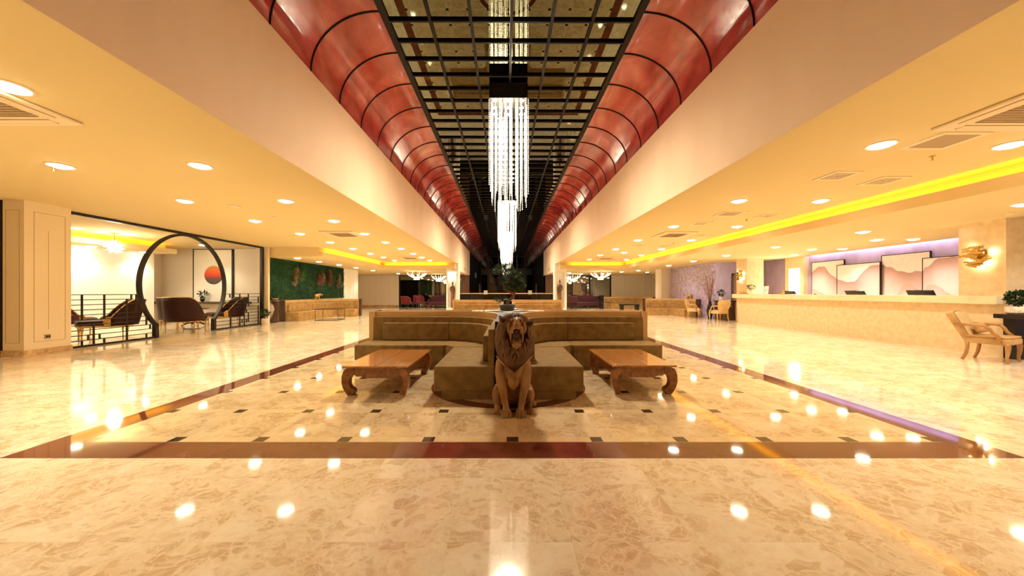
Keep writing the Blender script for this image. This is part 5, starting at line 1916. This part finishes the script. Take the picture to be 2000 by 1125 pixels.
# ------------------------------------------------------------------ black moon-gate screen
SX = -8.9
sc_ = empty('moon_gate_screen', (SX, 0, 0), 0, 'black metal screen with a round opening and lattice rails before the lounge', 'screen')
B(-.04, .04, 7.0, 12.84, HC - .06, HC).build('head_rail', 'dark_metal', sc_)
B(-.045, .045, 12.76, 12.855, 0, HC - .06).build('end_post', 'dark_metal', sc_)
cy, czz, rr, ry_ = 9.82, 1.34, 1.39, 1.285
a0 = math.asin((czz - .33) / rr)
pts = []
nA = 60
for i in range(nA + 1):
    t = i / nA
    ang = (-a0) + t * (PI + 2 * a0)          # from right foot over the top to the left foot
    pts.append((cy + ry_ * math.cos(ang), czz + rr * math.sin(ang)))
band_o, band_i = [], []
for (y, z) in pts:
    d = Vector((y - cy, z - czz)).normalized()
    band_o.append((y + d.x * .028, z + d.y * .028))
    band_i.append((y - d.x * .028, z - d.y * .028))
rg = MB()
n = len(pts)
vs = [(-.05, p[0], p[1]) for p in band_i] + [(-.05, p[0], p[1]) for p in band_o] + [(.05, p[0], p[1]) for p in band_i] + [(.05, p[0], p[1]) for p in band_o]
fs = []
for k in range(n - 1):
    fs += [(k, k + 1, n + k + 1, n + k), (2 * n + k, 3 * n + k, 3 * n + k + 1, 2 * n + k + 1), (k, 2 * n + k, 2 * n + k + 1, k + 1), (n + k, n + k + 1, 3 * n + k + 1, 3 * n + k)]
fs += [(0, n, 3 * n, 2 * n), (n - 1, 2 * n + n - 1, 3 * n + n - 1, n + n - 1)]
rg.add(vs, fs)
rg.build('moon_ring', 'dark_metal', sc_, smooth=True)
fy0, fy1 = pts[-1][0], pts[0][0]
for y in (fy0, fy1):
    B(-.05, .05, y - .04, y + .04, 0, .35).build('foot', 'dark_metal', sc_)


def ring_y(z, side):
    if z < .33:
        return fy0 if side < 0 else fy1
    return cy + side * ry_ * math.sqrt(max(0, 1 - ((z - czz) / rr) ** 2))


for side, nm in ((-1, 'lattice'), (1, 'lattice')):
    q = MB()
    ya, yb = (7.0, None) if side < 0 else (None, 12.78)
    q.box(-.02, .02, 7.0 if side < 0 else fy1, fy0 if side < 0 else 12.78, 0, .04)
    z = 1.10
    k = 0
    while z > .1:
        yr = ring_y(z, side)
        a, b = (7.0, yr) if side < 0 else (yr, 12.78)
        if side < 0 and k == 1:
            b = 8.37
        if side < 0 and k in (2, 3):
            b = 8.28 if k == 3 else b
        if side > 0 and k in (1,):
            a = 11.3
        if side > 0 and k in (5, 6):
            a = 11.95
        q.box(-.008, .008, a, b, z - .008, z + .008)
        z -= .107
        k += 1
    vert = [(7.39, .57, 1.1), (7.39, .04, .14), (7.80, .56, 1.1), (7.80, .04, .14), (8.36, .99, 1.1), (8.47, .68, 1.1), (8.26, .04, .99), (7.60, .04, .46), (7.50, .14, .25), (7.71, .14, .25), (8.71, .35, .56), (8.71, .04, .14), (8.80, .25, .35)] if side < 0 else \
        [(11.33, .99, 1.1), (11.75, .88, 1.1), (11.75, .04, .35), (12.14, .68, 1.1), (12.14, .14, .46), (11.95, .04, .57), (12.05, .46, .57), (12.05, .14, .25), (12.62, .78, .99), (12.62, .04, .68), (11.35, .04, .57), (11.85, .14, .25)]
    for (y, z0, z1) in vert:
        q.box(-.014, .014, y - .012, y + .012, z0, z1)
    q.build(nm, 'dark_metal', sc_)

# lounge: sun picture, shelf, plant
sp2 = empty('sun_picture', (0, 13.4, 0), 0, 'tall white picture with an orange and grey sun disc', 'picture')
MB().box(-11.88, -11.85, -.06, 0, .80, 2.78).box(-10.42, -10.36, -.06, 0, .80, 2.78).box(-11.88, -10.36, -.06, 0, 2.76, 2.78).build('frame', 'dark_metal', sp2)
B(-11.85, -10.42, -.05, 0, .80, 2.76).build('canvas', 'white_paint', sp2)
q = MB()
q.prism([(-11.10 + .35 * math.cos(2 * PI * k / 48), 1.80 + .35 * math.sin(2 * PI * k / 48)) for k in range(48)], -.053, -.05, axis='y')
q.build('sun_disc', 'sun_print', sp2)
tag(B(-13.08, -9.7, 13.0, 13.4, .72, .80).build('wall_shelf', 'dark_wood', bevel=.005), 'long dark floating shelf below the sun picture', 'shelf')
potted('potted_plant', (-11.35, 13.15, .80), 'black_gloss', [(.05, 0), (.075, .10), (.08, .11), (.065, .11), (.0001, .09)], 'leaf', .26, .11, 40, .13, 'small leafy plant in a black pot on the dark floating shelf', sq=.8, stem=.01)
